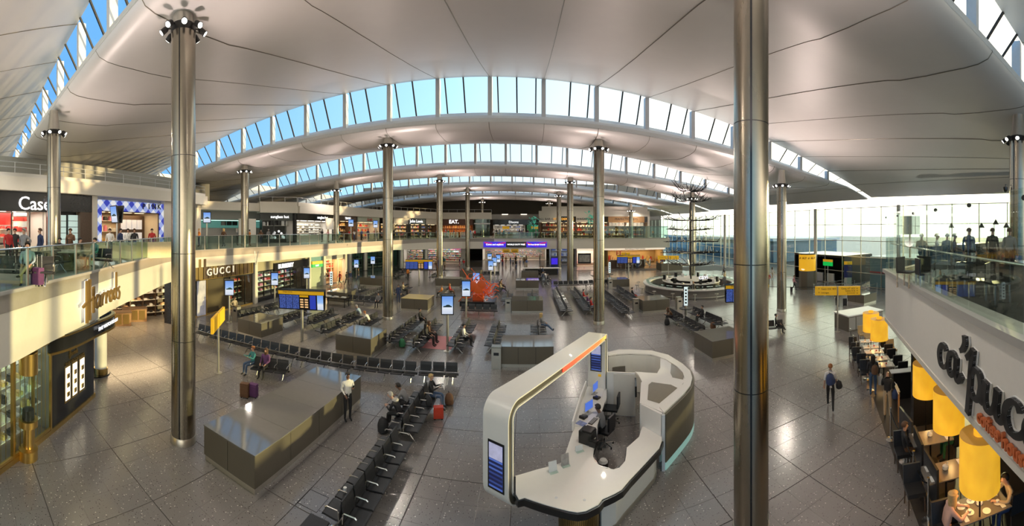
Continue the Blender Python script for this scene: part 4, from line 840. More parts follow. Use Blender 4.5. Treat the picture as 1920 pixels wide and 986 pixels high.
# ================= PLANTERS / BOXES =================
M_ptop = mat('glossy_stone_top', (.17,.165,.15), .06, 0., spec=.9, noise=.05)
def planter(x0, x1, y0, y1, h, label, npx=2, npy=2, top=None, name='planter_box'):
    t = thing(name, label, 'box', (x0, y0, 0), 0, 'bronze clad boxes with glossy tops'); w_, d = x1-x0, y1-y0
    B(.03,w_-.03,.03,d-.03,0,.16).obj('plinth', M_trim, t); B(.02,w_-.02,.02,d-.02,.16,h-.03).obj('core', M_dark, t)
    for i in range(npx):
        for s in (0, 1): B(w_*i/npx+.008, w_*(i+1)/npx-.008, (d-.02 if s else 0), (d if s else .02), .17, h-.03).obj('panel', M_clad, t)
    for i in range(npy):
        for s in (0, 1): B((w_-.02 if s else 0), (w_ if s else .02), d*i/npy+.008, d*(i+1)/npy-.008, .17, h-.03).obj('panel', M_clad, t)
    for i in range(max(1, npy if d > 3 else 1)):
        n = max(1, npy if d > 3 else 1); B(-.01, w_+.01, d*i/n-.01+(.01 if i else 0), d*(i+1)/n+(.01 if i == n-1 else -.005), h-.03, h).obj('top_slab', top or M_ptop, t)
    return t
planter(-8.6,-6.5,7.05,13.3,1.06,'long bronze clad box with reflecting top beside the nearest pillar',2,4)
planter(-10.4,-8.2,18.0,20.3,1.06,'square bronze box reflecting the sky, behind the long seat row',2,2)
planter(-17.4,-15.3,17.2,19.4,1.06,'square bronze box with a sunlit side, by the yellow sign post',2,2)
planter(-1.35,1.35,18.5,20.5,1.06,'bronze box at the centre, behind the arch of the white desk',3,2)
planter(9.4,11.8,16.9,19.1,1.06,'bronze box just left of the thickest pillar',2,2)
planter(-10.7,-8.3,29.8,32.0,1.06,'bronze box with a yellow strip on top, right of the middle pillar',2,2,mat('yellow_strip_top', (.55,.42,.12), .2))
planter(-1.3,1.35,30.6,32.5,1.06,'second bronze box down the centre line',2,2); planter(-1.3,1.4,42.6,44.6,1.06,'third bronze box down the centre line',2,2); planter(-.8,1.6,51,53,1.06,'farthest bronze box down the centre line',2,2)
planter(9.5,11.9,28.9,31,1.06,'bronze box with a grey litter bin at its left',2,2); planter(9.8,12.1,42.0,44,1.06,'far bronze box left of the round bar',2,2)
planter(-20.1,-17,40.8,43,1.06,'far bronze box near the handbag shop',2,2); planter(-11,-8,43.0,45,1.06,'far bronze box left of the second row pillar',2,2); planter(-18.3,-16.2,30,32,1.06,'dark bronze box beside the white tray table',2,2)
planter(-9.5,-6.5,51,53.5,1.2,'far reddish bronze box left of the blue banner',2,2); planter(21.6,25.4,56,58.5,1.4,'grey box under the far yellow sign near the glazing',2,2); planter(26.8,28.8,20.3,22.3,.95,'low grey box by the gate queue',2,2)
# tray table
t = thing('display_table', 'dark table with white trays left of the single six-seat row', 'table', (-16.7,29.0,0)); B(-1.2,1.2,-.5,.5,.75,.85).obj('top', M_blk, t)
for a in (-1.1,1.1):
    for b in (-.4,.4): B(a-.03,a+.03,b-.03,b+.03,0,.75).obj('leg', M_dark, t)
for i in range(3): o = tag(B(-.22,.22,-.15,.15,0,.04).obj('white_tray', M_paper), ['white tray at the left end of the dark table','white tray in the middle of the dark table','white tray at the right end of the dark table'][i], 'tray', 'trays on the dark table'); o.location = (-17.5+i*.8,29.0,.85)
# bins
def litter_bin(x, y, label, h=1.1):
    t = thing('litter_bin', label, 'bin', (x,y,0), 0, 'grey litter bins'); B(-.24,.24,-.22,.22,0,h-.06).obj('body', M_trim, t); B(-.25,.25,-.23,.23,h-.06,h).obj('lid', M_steel, t); B(-.13,.13,-.235,-.22,h*.62,h*.75).obj('slot', M_blk, t)
for px, py, l in ((931,689,'litter bin at the left of the centre box'),(1192,584,'litter bin beside the right hand bronze box'),(953,583,'litter bin beside the second centre box'),(444,600,'dark litter bin by the fashion shop screen post'),(1273,580,'slim bin pillar by the round bar entrance'),(1144,541,'far bin beside the far right bronze box')):
    x, y = P(px, py); litter_bin(x, y, l)

# ================= SCREENS ON POSTS =================
def bake_screen(name, kind):
    m = bpy.data.materials.new(name); m.use_nodes = True; n = m.node_tree; b = n.nodes['Principled BSDF']; t = n.nodes.new('ShaderNodeTexCoord'); s = n.nodes.new('ShaderNodeSeparateXYZ'); n.links.new(t.outputs['Generated'], s.inputs[0])
    cr = n.nodes.new('ShaderNodeValToRGB'); e = cr.color_ramp.elements
    if kind == 'car':
        e[0].color = (.55,.62,.75,1); e[1].color = (.12,.30,.80,1); a = e.new(.35); a.color = (.75,.80,.88,1); a = e.new(.5); a.color = (.30,.50,.85,1); n.links.new(s.outputs['Z'], cr.inputs[0])
    else:
        w_ = n.nodes.new('ShaderNodeTexBrick'); mp = n.nodes.new('ShaderNodeMapping'); mp.inputs['Rotation'].default_value = (R(-90),0,0); n.links.new(t.outputs['Generated'], mp.inputs[0]); n.links.new(mp.outputs[0], w_.inputs['Vector'])
        w_.inputs['Color1'].default_value = (.10,.20,.70,1); w_.inputs['Color2'].default_value = (.01,.02,.12,1); w_.inputs['Mortar'].default_value = (.004,.008,.05,1); w_.inputs['Scale'].default_value = 10; w_.inputs['Mortar Size'].default_value = .03; w_.inputs['Brick Width'].default_value = .9; w_.inputs['Row Height'].default_value = .5
        n.links.new(w_.outputs['Color'], b.inputs['Emission Color']); b.inputs['Base Color'].default_value = (.02,.02,.05,1); b.inputs['Emission Strength'].default_value = .55; MATS[name] = m; return m
    n.links.new(cr.outputs[0], b.inputs['Emission Color']); b.inputs['Base Color'].default_value = (.05,.05,.08,1); b.inputs['Emission Strength'].default_value = .75; MATS[name] = m; return m
S_car = bake_screen('advert_sky', 'car'); S_list = bake_screen('flight_list', 'list')
def pedestal_screen(px, py, ptop, pbot, label, rz=None, z0=0., h=None, w_=.72, r=None):
    x, y = P(px, py) if r is None else pr(px, r); r = math.hypot(x, y); zt = H-(ptop-CY)/FP*r; zb = H-(pbot-CY)/FP*r; hh = zt-zb
    t = thing('pedestal_screen', label, 'screen', (x, y, z0), -th(px) if rz is None else rz, 'tall advert screens on posts'); zb -= z0; zt -= z0
    MB().tube([(0,.15,0),(0,.15,zb+.3)], .07, 10).obj('post', M_trim, t, True); MB().lathe([(.22,0),(.22,.02)],16,c=(0,.15)).obj('base_plate', M_trim, t)
    for s in (0, 1):
        M = Matrix.Translation((0,.15,0)) @ Matrix.Rotation(pi*s, 4, 'Z') @ Matrix.Translation((0,-.12,zb)) @ Matrix.Rotation(R(-8) if 0 else R(8), 4, 'X')
        o = B(-w_/2,w_/2,-.06,.04,0,hh,M).obj('screen_case', M_blk, t)
        MB().box(-w_/2+.05,w_/2-.05,-.068,-.06,.06,hh-.06,M).obj('display', S_car, t)
        m = MB(); k = w_-.22; q = [(-.5,0),(-.45,.14),(-.22,.18),(-.08,.30),(.2,.30),(.34,.18),(.5,.12),(.5,0)]; m.add([M @ Vector((a*k, -.072, hh*.40+b*k)) for a, b in q], [tuple(range(8))]); m.obj('car_picture', mat('car_picture', (.03,.08,.10), .4), t)
for a in ((839,660,552,590,'nearest advert screen on a post, showing a car'),(874,597,525,556,'second nearest advert screen in the centre line of posts'),(893,566,510,535,'third advert screen, in front of the orange machine'),
          (920,530,488,507,'fourth advert screen down the centre line'),(927,523,482,499,'fifth advert screen down the centre line'),(934,517,477,492,'sixth advert screen down the centre line'),(918,512,475,486,'farthest advert screen, left of the sixth'),
          (430,605,524,554,'advert screen on a post before the bronze finned shop'),(515,568,510,535,'advert screen on a post before the beige fronted shop'),(575,548,501,522,'advert screen on a post before the green panel'),
          (668,520,486,502,'far advert screen on a post, left of the middle pillar'),(699,516,480,495,'far advert screen on a post, just left of the middle pillar')):
    pedestal_screen(*a[:4], a[4])
for a in ((388,440,397,418,33,'upper floor advert screen near the teal recess'),(658,440,411,425,48,'upper floor advert screen right of the eyewear shop'),(704,440,413,427,56,'upper floor advert screen before the pale green bakery')):
    pedestal_screen(a[0], 0, a[2], a[3], a[5], z0=UF, r=a[4])
pedestal_screen(216, 0, 385, 418, 'black back to back upper floor screen before the checked shopfront', z0=UF, r=24.5, rz=.2)

# ================= DEPARTURE BOARDS =================
def board(x, y, rz, w_, label, z0=2.05, h=1.15):
    t = thing('departure_board', label, 'information board', (x, y, 0), rz, 'departure boards on posts')
    MB().tube([(0,.3,0),(0,.3,z0+.4)], .09, 12).obj('post', M_trim, t, True)
    for s in (0, 1):
        M = Matrix.Translation((0,.3,0)) @ Matrix.Rotation(pi*s,4,'Z') @ Matrix.Translation((0,-.10,z0)) @ Matrix.Rotation(R(11),4,'X')
        MB().box(-w_/2,w_/2,-.05,.03,-.05,h+.05,M).obj('case', M_blk, t); MB().box(-w_/2,w_/2,-.065,-.05,h-.20,h+.02,M).obj('yellow_header', M_yellow, t)
        for i in range(3): MB().box(-w_/2+.06+i*w_*.148,-w_/2+.06+(i+.92)*w_*.148,-.062,-.05,.02,h-.24,M).obj('flight_list', S_list, t)
        MB().box(-w_/2+w_*.47,-w_/2+w_*.66,-.062,-.05,h-.36,h-.24,M).obj('sub_header', M_yellow, t)
        m = MB()
        for i in range(4):
            for c in (0,1): m.box(-w_/2+w_*(.48+.10*c),-w_/2+w_*(.55+.10*c),-.064,-.05,.10+i*.16,.19+i*.16,M)
        tag(m.obj('notice_rows', lit('notice_orange', (.9,.55,.25), .9), t), kind='stuff')
        MB().box(-w_/2+w_*.69,-w_/2+w_*.82,-.062,-.05,.02,h-.24,M).obj('blue_panel', lit('deep_blue', (.03,.06,.5), .8), t); MB().box(-w_/2+w_*.85,-w_/2+w_*.98,-.062,-.05,.0,h-.22,M).obj('advert_panel', S_car, t)
    o = text('Departures', .13, (-w_/2+.65, -.20, z0+h-.05), M_ink, t, .002)
board(-13.1,18.4,.38,2.9,'nearest departure board, at left above the seats'); board(-13.3,43.7,.25,3.4,'far departure board right of the middle left pillar'); board(14.7,51.5,-.25,3.4,'far departure board in front of the food bar'); board(14.2,20.6,-.42,3.0,'departure board half hidden behind the thickest pillar')
# ================= YELLOW SIGNS =================
def ysign(x, y, rz, w_, z0, z1, label, lines, post=True, fs=.16, name='wayfinding_sign'):
    t = thing(name, label, 'sign', (x,y,0), rz, 'yellow wayfinding signs')
    if post: MB().tube([(0,0,0),(0,0,z1)], .055, 10).obj('post', M_trim, t, True); MB().lathe([(.2,0),(.2,.02)],16).obj('base_plate', M_trim, t)
    for a, b in ((-w_/2,-.06),(.06,w_/2)) if post else ((-w_/2,w_/2),): B(a,b,-.06,.06,z0,z1).obj('panel', M_yellow, t)
    for i, (s, xx, zz, al) in enumerate(lines): text(s, fs, (xx, -.07, z0+(z1-z0)*zz), M_ink, t, .004, align=al)
    return t
ysign(18.8,16.5,-th(1570)+.05,3.1,2.5,3.1,'wide yellow sign on a post at right, pointing to the gates',[('\u2191  Gates A26  B35',-1.35,.72,'LEFT'),('\u2191  Lounges',-1.35,.3,'LEFT'),('Gates A7  A21 \u2192',1.4,.75,'RIGHT'),('Gates A16 \u2192',1.4,.5,'RIGHT'),('\u25cb\u25cb\u25cb\u25cb \u2192',1.4,.22,'RIGHT')])
ysign(-13.35,11.85,atan2(12.96-10.7,-14.15+12.5)+pi,2.7,2.25,2.95,'yellow sign on a post seen edge on beside the nearest pillar',[('Gates A \u2192',-1.2,.7,'LEFT'),('Gates B',.3,.6,'LEFT'),('\u2190 WC',-1.2,.3,'LEFT')])
ysign(21.5,52.8,-.4,3.3,2.3,2.9,'far yellow sign on a post before the glazed wall',[('A  Gates',-1.3,.5,'LEFT')])
t = ysign(16.9,61,-.3,1.5,2.2,3.0,'far small yellow sign left of the food bar letters',[], name='wayfinding_sign')
# round gate drum
t = thing('gate_drum', 'round yellow lit gate drum on a grey cladded base', 'sign', (30.1,31.2,0)); MB().lathe([(1.0,0),(1.0,2.15)],8).obj('base', M_clad, t); MB().lathe([(1.0,2.15),(1.0,4.05)],32).obj('yellow_drum', mat('lit_yellow', (.9,.5,.02), .4, emit=(1,.5,.02), es=.35), t, True); MB().lathe([(1.02,4.05),(1.02,4.2)],32).obj('cap', M_blk, t, True)
for s, a in (('\u2190 A17',.52),('\u2190 A17',-.50)): q = atan2(-31.2,-30.1)-a; text(s, .33, (cos(q)*1.04, sin(q)*1.04, 3.65), M_ink, t, .005, rot=(pi/2,0,q+pi/2), bold=.01)
q = atan2(-31.2,-30.1)-.5; text('Flight', .2, (cos(q)*1.06, sin(q)*1.06, 2.35), M_wink, t, .005, rot=(pi/2,0,q+pi/2)); 
t = thing('totem_sign', 'slim navy totem with a yellow cap near the gate queue', 'totem', (*P(1590,535),0), -.8); B(-.45,.45,-.1,.1,0,1.0).obj('stand', M_trim, t); B(-.5,.5,-.12,.12,1.0,2.6).obj('body', mat('navy', (.01,.02,.15), .3), t); B(-.5,.5,-.12,.12,2.6,3.0).obj('yellow_cap', M_yellow, t)
t = thing('exit_sign', 'green and yellow emergency sign inside the gate entrance', 'sign', (33.9,31.4,0), -1.57); MB().tube([(0,0,0),(0,0,2.4)], .05).obj('post', M_trim, t); B(-.8,.8,-.05,.05,2.4,2.9).obj('green_panel', lit('exit_green', (.0,.5,.08), .9), t); B(-.8,.8,-.05,.05,2.9,3.2).obj('yellow_panel', M_yellow, t)
# slim vertical info pillars
for px, py, r_, l in ((621,556,33,'white lit slim information post beside the first departure board'),(1286,602,27.9,'slim information post with a dark tray, in front of the right box'),(1143,528,47,'far slim white information post right of the arch pillar')):
    x, y = P(px, py); t = thing('information_post', l, 'post', (x,y,0), -th(px)); MB().tube([(0,0,0),(0,0,1.2)], .09, 10).obj('stem', M_trim, t, True); B(-.14,.14,-.08,.08,1.2,2.6).obj('lit_panel', lit('mint_white', (.75,.9,.9), 1.0), t); MB().lathe([(.5,.95),(.52,1.0)],16).obj('tray', M_dark, t)
    for k in range(5): B(-.07,.07,-.085,-.08,1.35+k*.24,1.48+k*.24).obj('symbol', M_ink, t)
# gate queue barriers
def stanchion(x, y, label=None, h=1.0, grp='chrome queue posts', name='queue_post'):
    t = thing(name, label, 'barrier post', (x,y,0), 0, grp); MB().lathe([(.17,0),(.17,.02),(.03,.04),(.025,h),(.035,h+.01),(.035,h+.06)],12).obj('pole', M_chrome, t, True); return t
for i in range(16):
    x, y = 28.2+(i%4)*1.7, 23.4+(i//4)*1.6; stanchion(x, y, 'one of the queue posts in front of the jet bridge glazing', grp='queue posts before the gate glazing')
for i in range(4):
    b_ = MB().tube([(28.2,23.4+i*1.6,.95),(33.3,23.4+i*1.6,.95)], .025, 4).obj('belt', M_blk); tag(b_, 'black retractable belt row %s of the gate queue' % ['nearest','second','third','farthest'][i], 'belt', 'queue belts')
b_ = MB().tube([(19.5,34.5,.95),(27.9,26.2,.95)], .025, 4).obj('belt', M_blk); tag(b_, 'long black queue belt crossing in front of the yellow drum', 'belt')
# floor mat and hatch
x, y = P(843,628); o = B(-.9,.9,-1.3,1.3,.0,.012).obj('floor_mat', mat('pink_mat', (.62,.25,.26), .6)); o.location = (-5.3,22.0,.001); tag(o, 'pink printed floor mat with green edge between seat rows', 'mat')
o = MB().strip([(-.3,-.3),(.3,-.3),(.3,.3),(-.3,.3),(-.3,-.3)], 0, .004, (0,.015)).obj('floor_hatch', M_dark); o.location = (*P(587,938),0); tag(o, 'square access hatch outline in the tiles near the long box', 'hatch')

# ================= ORANGE MACHINE =================
t = thing('orange_machine', 'bright orange tubular machine sculpture behind the advert screens', 'sculpture', (-4.5,33.5,0)); rr = random.Random(4); B(-1.6,1.6,-.8,1.2,0,.45).obj('plinth', M_blk, t)
for i in range(60):
    a = Vector((rr.uniform(-1.5,1.4), rr.uniform(-.6,1), rr.uniform(.5,2.1))); b = a+Vector((rr.uniform(-.9,.9), rr.uniform(-.3,.3), rr.uniform(-.5,.9))); c = b+Vector((rr.uniform(-.5,.5), 0, rr.uniform(-.5,.6))); MB().tube([a,b,c], rr.uniform(.025,.05), 6).obj('tube', M_orange, t)
for i in range(5): MB().lathe([(.28,0),(.42,.02),(.42,.10),(.28,.12)],16,M=Matrix.Translation((rr.uniform(-1.3,1.2),-.5,rr.uniform(.8,2.2))) @ Matrix.Rotation(pi/2,4,'X')).obj('wheel', M_orange, t, True)
B(-.5,.5,-.2,.5,.45,1.0).obj('engine_block', M_orange, t)

# ================= ROUND BAR AND METAL SCULPTURE =================
bx, by = 18.3, 38.0
t = thing('round_bar', 'large round seafood bar with white counter and dark base', 'bar', (bx,by,0))
def ellp(rx, ry, n=40, a0=0, a1=2*pi): return [(rx*cos(a0+(a1-a0)*i/n), ry*sin(a0+(a1-a0)*i/n)) for i in range(n+1)]
MB().strip(ellp(5.2,5.8), 0, .85, (0,.5)).obj('counter_front', mat('bar_front', (.20,.18,.16), .4), t); MB().strip(ellp(5.35,5.95), .85, .95, (-.1,.75)).obj('counter_top', M_white, t)
MB().strip(ellp(5.25,5.85), .12, .2, (-.05,.02)).obj('lit_rail', M_trim, t); MB().strip(ellp(3.2,3.6), 0, 1.1, (0,.5)).obj('inner_counter', M_dark, t); MB().strip(ellp(3.2,3.6), 1.1, 1.16, (-.05,.7)).obj('inner_top', M_white, t)
for i in range(30):
    a = 2*pi*i/30; B(-.35,.35,-.12,.12,.95,1.2,Matrix.Translation((4.95*cos(a),5.5*sin(a),0)) @ Matrix.Rotation(a+pi/2,4,'Z')).obj('glass_guard', M_glass, t)
for i in range(18):
    a = 2*pi*i/18+.1; s = thing('bar_stool', 'white topped stool at the round bar', 'stool', (bx+6.2*cos(a), by+6.8*sin(a), 0), 0, 'stools round the seafood bar'); MB().lathe([(.2,0),(.03,.03),(.03,.62),(.2,.65),(.2,.7)],12).obj('seat', M_trim, s, True)
for i in range(26):
    a = rr.uniform(0,2*pi); o = MB().lathe([(.07,0),(.13,.03),(.12,.05)],12).obj('plate', M_paper); o.location = (bx+5.0*cos(a), by+5.6*sin(a), .955); tag(o, 'small white plate on the round bar counter', 'plate', 'plates on the round bar')
MB().prism([(1.6*cos(a_*1.05+.3),1.9*sin(a_*1.05+.3)) for a_ in range(6)], 0, 1.25).obj('island_body', M_dark, t); MB().prism([(1.9*cos(a_*1.05+.3),2.2*sin(a_*1.05+.3)) for a_ in range(6)], 1.25, 1.3).obj('island_top', M_white, t)
MB().prism(ellp(3.1,3.5,30)[:-1], 0, .02).obj('work_floor', M_grey, t)
for i in range(20): a = 2*pi*i/20+.15; B(-.16,.16,-.12,.12,1.16,1.16+.12+.22*(i%3),Matrix.Translation((3.0*cos(a),3.4*sin(a),0)) @ Matrix.Rotation(a,4,'Z')).obj('appliance', [M_trim,M_paper,M_blk][i%3], t)
text('cavi', .7, (-1.2,-5.4,2.2), lit('sign_white', (.9,.9,1), 1.2), t, .03, name='bar_lettering'); 
MB().tube([(-2.4,-5.35,1.0),(-2.4,-5.35,1.9)], .02).obj('sign_rod', M_chrome, t)
sc = thing('metal_sculpture', 'tall spiky dark metal tree sculpture rising from the round bar', 'sculpture', (bx,by,0)); MB().tube([(0,0,0),(0,0,12.2)], .11, 10, .05).obj('mast', M_dark, sc, True)
for k, (z, r, up) in enumerate(((11.4,2.0,1.0),(10.2,2.3,.8),(8.0,3.6,.5),(6.9,2.7,.2),(5.6,3.0,0),(4.3,3.3,.1),(2.9,2.8,.5))):
    MB().strip(ellp(r*.55,r*.55,24), z, z+.05, (-.03,.03)).obj('ring', M_dark, sc); 
    for i in range(16):
        a = 2*pi*i/16+k*.3; p0 = Vector((cos(a)*.1,sin(a)*.1,z)); p1 = Vector((cos(a)*r*.6,sin(a)*r*.6,z+.05)); p2 = Vector((cos(a+.1)*r*rr.uniform(.9,1.15),sin(a+.1)*r,z+up*rr.uniform(.3,1.3))); MB().tube([p0,p1,p2], .055, 5, .03).obj('branch', M_dark, sc)
        for q in range(2): b0 = p1.lerp(p2, rr.uniform(.1,.9)); MB().tube([b0, b0+Vector((rr.uniform(-.6,.6),rr.uniform(-.6,.6),rr.uniform(-.1,.7)))], .028, 4).obj('twig', M_trim if q else M_dark, sc)
for i in range(8): a = i*.8; o = MB().tube([(1.9*cos(a)+.3*cos(b_*.7), 1.9*sin(a), 6.3+i*.08+.3*sin(b_*.7)) for b_ in range(8)], .03, 4).obj('curl', M_chrome, sc)

# ================= WHITE ARCH DESK =================
CT = .98
def px_poly(lst, z): return [P(a, b, z) for a, b in lst]
dk = thing('information_desk', 'white curved information desk with tall looping arch frame', 'desk', (0,0,0))
lobe = [(967,892),(1008,880),(1052.5,868),(1060,856),(1078,801),(1084,778),(1091,752),(1104,722),(1137,727),(1136,744),(1131,757),(1119,794),(1117,815),(1116,830),(1111,843),(1110,855),(1114,864),(1121,871),(1136,878),(1151,880),(1163,876),(1174,863.5),(1176,852),(1177,838.5),(1200,818),(1205,800),(1240,800),(1241,826),(1236,840),(1215,863),(1180,900),(1165,918),(1151,926),(1132,934.6),(1129,936),(1121.5,946),(1098.5,957.6),(1083,960),(1067,957.6),(1020,945),(983.6,932.5),(973,935.7),(967,926)]
pl_ = px_poly(lobe, CT); MB().prism(pl_, CT-.015, CT).obj('counter_top', M_solid, dk)
# dark edge band below the top
i0 = lobe.index((1241,826)); edge = pl_[i0:]+[pl_[0]]
MB().strip(edge, CT-.16, CT-.016, (-.012,.05)).obj('black_edge', M_blk, dk); MB().strip(pl_[:i0], CT-.14, CT-.016, (-.01,.03)).obj('white_edge', M_solid, dk)
inn = [tuple(Vector(p)*1.0) for p in pl_]
def inset(poly, d):
    n = len(poly); a = sum(poly[i][0]*poly[(i+1)%n][1]-poly[(i+1)%n][0]*poly[i][1] for i in range(n)); s = 1 if a > 0 else -1; out = []
    for i in range(n):
        A = Vector(poly[i-1]); Bv = Vector(poly[(i+1)%n]); t_ = (Bv-A).normalized(); out.append(tuple(Vector(poly[i])+Vector((-t_.y, t_.x))*d*s))
    return out
MB().prism(inset(pl_, .03), CT-.05, CT-.018).obj('counter_core', M_solid, dk)
# outer front below the long right side and the ribbed bronze drum under the near lobe
MB().strip(px_poly([(1241,826),(1236,840),(1215,863),(1180,900),(1165,918),(1151,926),(1134,933)], CT), .12, CT-.16, (-.22,-.16)).obj('front_panel', M_solid, dk)
MB().strip(px_poly([(1241,826),(1236,840),(1215,863),(1180,900),(1165,918),(1151,926),(1134,933)], CT), 0, .12, (-.20,-.14)).obj('kick_rail', M_trim, dk)
x, y = P(1085,925,CT); dr = MB(); dr.lathe([(.42,0),(.44,.1),(.44,CT-.16)], 60, c=(x,y)); dr.obj('drum_base', M_gold, dk)
for i in range(60): a = 2*pi*i/60; B(-.009,.009,-.012,.012,.02,CT-.18,Matrix.Translation((x+.452*cos(a), y+.452*sin(a),0)) @ Matrix.Rotation(a,4,'Z')).obj('rib', mat('bronze_rib', (.22,.15,.06), .4, .6), dk)
MB().lathe([(.44,CT-.17),(.55,CT-.14),(.55,CT-.05)],40,c=(x,y)).obj('drum_collar', M_solid, dk, True)
# inner staff side skirt and work desk
sk = px_poly([(1137,727),(1131,757),(1119,794),(1116,830),(1110,855),(1121,871),(1151,880),(1174,863.5),(1177,838.5),(1200,818)], CT); MB().strip(sk, .02, CT-.03, (.02,.05)).obj('staff_skirt', M_blk, dk)
dw = px_poly([(1076,800),(1091,752),(1104,724),(1133,728),(1127,757),(1121,792),(1118,804)], CT)
MB().prism(dw, CT, CT+.03).obj('raised_worktop', M_solid, dk); MB().strip(px_poly([(1074,808),(1089,756),(1099,728)], CT), CT, CT+.28, (-.02,.03)).obj('privacy_screen', M_solid, dk)
# the arch: lower left upright, roof beam, far upright
f0 = Vector(P(944,905,CT)); f1 = Vector(P(1119,727,CT)); dv = (f1-f0); FL = dv.length; dv.normalize(); frz = atan2(dv.y, dv.x)
ar = thing('arch_frame', 'arch', 'x', (f0.x,f0.y,0), frz); del ar['label']; del ar['category']; ar.parent = dk
ZT = 3.02; TH = .16; hw = .36
def loop(o, rad): # outline in local x,z
    L0, L1, z0, z1 = -.30-o, FL+.10+o, .62-o, ZT+o; pts = []
    for cx_, cz_, a0 in ((L0+rad, z0+rad, pi), (L0+rad, z1-rad, pi/2), ):
        for i in range(9): a = a0-(pi/2)*i/8 if cx_ < 1 and a0 == pi/2 else a0
        pass
    out = []
    for i in range(9): a = 1.5*pi-pi/2*i/8; out.append((L0+rad+rad*cos(a), z0+rad+rad*sin(a)))
    for i in range(9): a = pi-pi/2*i/8; out.append((L0+rad+rad*cos(a), z1-rad+rad*sin(a)))
    r2 = .08
    for i in range(5): a = pi/2-pi/2*i/4; out.append((L1-r2+r2*cos(a), z1-r2+r2*sin(a)))
    out.append((L1, CT-.02)); return out
def band_(o0, o1, y0, y1, nm, m, smooth=True):
    A = loop(o0, .42+o0); Bb = loop(o1, .42+o1); n = len(A); vs = []; fs = []
    for i in range(n): vs += [(A[i][0], y0, A[i][1]), (A[i][0], y1, A[i][1]), (Bb[i][0], y1, Bb[i][1]), (Bb[i][0], y0, Bb[i][1])]
    for i in range(n-1):
        for k in range(4): fs.append((4*i+k, 4*i+(k+1)%4, 4*i+4+(k+1)%4, 4*i+4+k))
    fs += [(0,1,2,3),(4*n-1,4*n-2,4*n-3,4*n-4)]; MB().add(vs, fs).obj(nm, m, ar, smooth)
band_(0, .03, -hw, hw, 'outer_shell', M_solid); band_(-TH+.02, -TH, -hw+.02, hw-.02, 'inner_shell', M_solid); band_(-TH+.02, .0, -hw+.01, -hw+.05, 'dark_edge', mat('bronze_edge', (.10,.09,.07), .35)); band_(-TH+.02, .0, hw-.05, hw-.01, 'rear_edge', M_solid)
band_(.0, .035, -hw-.015, -hw, 'edge_bead', M_solid); band_(-TH-.02, -TH+.01, -hw-.015, -hw+.01, 'inner_bead', M_solid)
m_strip = mat('lit_red_strip', (.9,.1,.05), .3, emit=(1,.07,.03), es=1.2); n_ = m_strip.node_tree; b_ = n_.nodes['Principled BSDF']; tc_ = n_.nodes.new('ShaderNodeTexCoord'); s_ = n_.nodes.new('ShaderNodeSeparateXYZ'); cr_ = n_.nodes.new('ShaderNodeValToRGB')
n_.links.new(tc_.outputs['Generated'], s_.inputs[0]); n_.links.new(s_.outputs['X'], cr_.inputs[0]); cr_.color_ramp.elements[0].color = (1,.03,.015,1); cr_.color_ramp.elements[1].color = (.75,.6,.1,1); e_ = cr_.color_ramp.elements.new(.8); e_.color = (1,.16,.03,1); n_.links.new(cr_.outputs[0], b_.inputs['Emission Color'])
B(FL*.40,FL+.02,-hw-.012,-hw+.0,ZT-TH+.035,ZT-.01).obj('light_strip', m_strip, ar)
for (a, b, c, d, y0, rot) in ((0,0,0,0,0,0),): pass
s_id = lambda par, x0, x1, y0, y1, z0, z1, nm, m: B(x0,x1,y0,y1,z0,z1).obj(nm, m, par)
s_id(ar, -.345,-.33,-.27,.20,1.0,2.12,'screen_bezel',M_blk); s_id(ar, -.352,-.345,-.23,.16,1.05,2.07,'flight_screen',S_list); s_id(ar, -.356,-.352,-.23,.16,1.72,2.07,'screen_picture',mat('screen_pic',(.3,.3,.4),.4,noise=.9,nscale=6,emit=(.35,.35,.5),es=.6))
s_id(ar, FL-.06,FL-.04,-.22,.24,1.62,2.66,'screen_bezel',M_blk); s_id(ar, FL-.067,-.0+FL-.06,-.18,.20,1.67,2.61,'flight_screen',S_list); s_id(ar, FL-.072,FL-.067,-.18,.20,2.28,2.61,'screen_picture',MATS['screen_pic']); s_id(ar, FL-.065,FL-.04,-.2,-.08,1.45,1.54,'yellow_label',M_yellow)
# curved back office enclosure
BK = 1.62
outr = [(1139,662),(1160,657),(1182,657),(1222,659),(1253,667),(1280,684),(1294,697),(1298,710),(1295,724),(1283,740),(1245,776)]
innr = [(1141,668),(1160,665),(1182,664),(1221,666),(1248,675),(1268,688),(1280,700),(1284,712),(1281,722),(1270,734),(1236,765)]
po = px_poly(outr, BK); pi_ = px_poly(innr, BK)
MB().strip(smooth_path(po, 4), .22, BK, (.0,.07)).obj('outer_wall', M_clad, dk); MB().strip(smooth_path(po,4), .0, .22, (.0,.07)).obj('glass_plinth', mat('mint_glass', (.35,.55,.52), .2, emit=(.3,.6,.55), es=.25), dk)
MB().strip(smooth_path(px_poly([(a_,b_+1) for a_,b_ in innr], BK), 4), .02, BK-.01, (-.0,.04)).obj('inner_wall', M_solid, dk)
MB().prism(po+pi_[::-1], BK, BK+.05).obj('wall_capping', M_solid, dk)
n = 5
for k in range(3): a = Vector(po[-1]).lerp(Vector(po[-2]), .15+k*.28); b = Vector(po[-1]).lerp(Vector(po[-2]), .33+k*.28); MB().strip([tuple(a), tuple(b)], .25, BK-.05, (-.012,.0)).obj('grey_panel', M_grey if k % 2 else M_dark, dk)
near_top = px_poly([(1202,756),(1204,718),(1199,706),(1191,699),(1196,697),(1221,699),(1236,694),(1238,676),(1246,672),(1268,688),(1284,712),(1270,734),(1236,767),(1245,776),(1240,779),(1205,762)], BK)
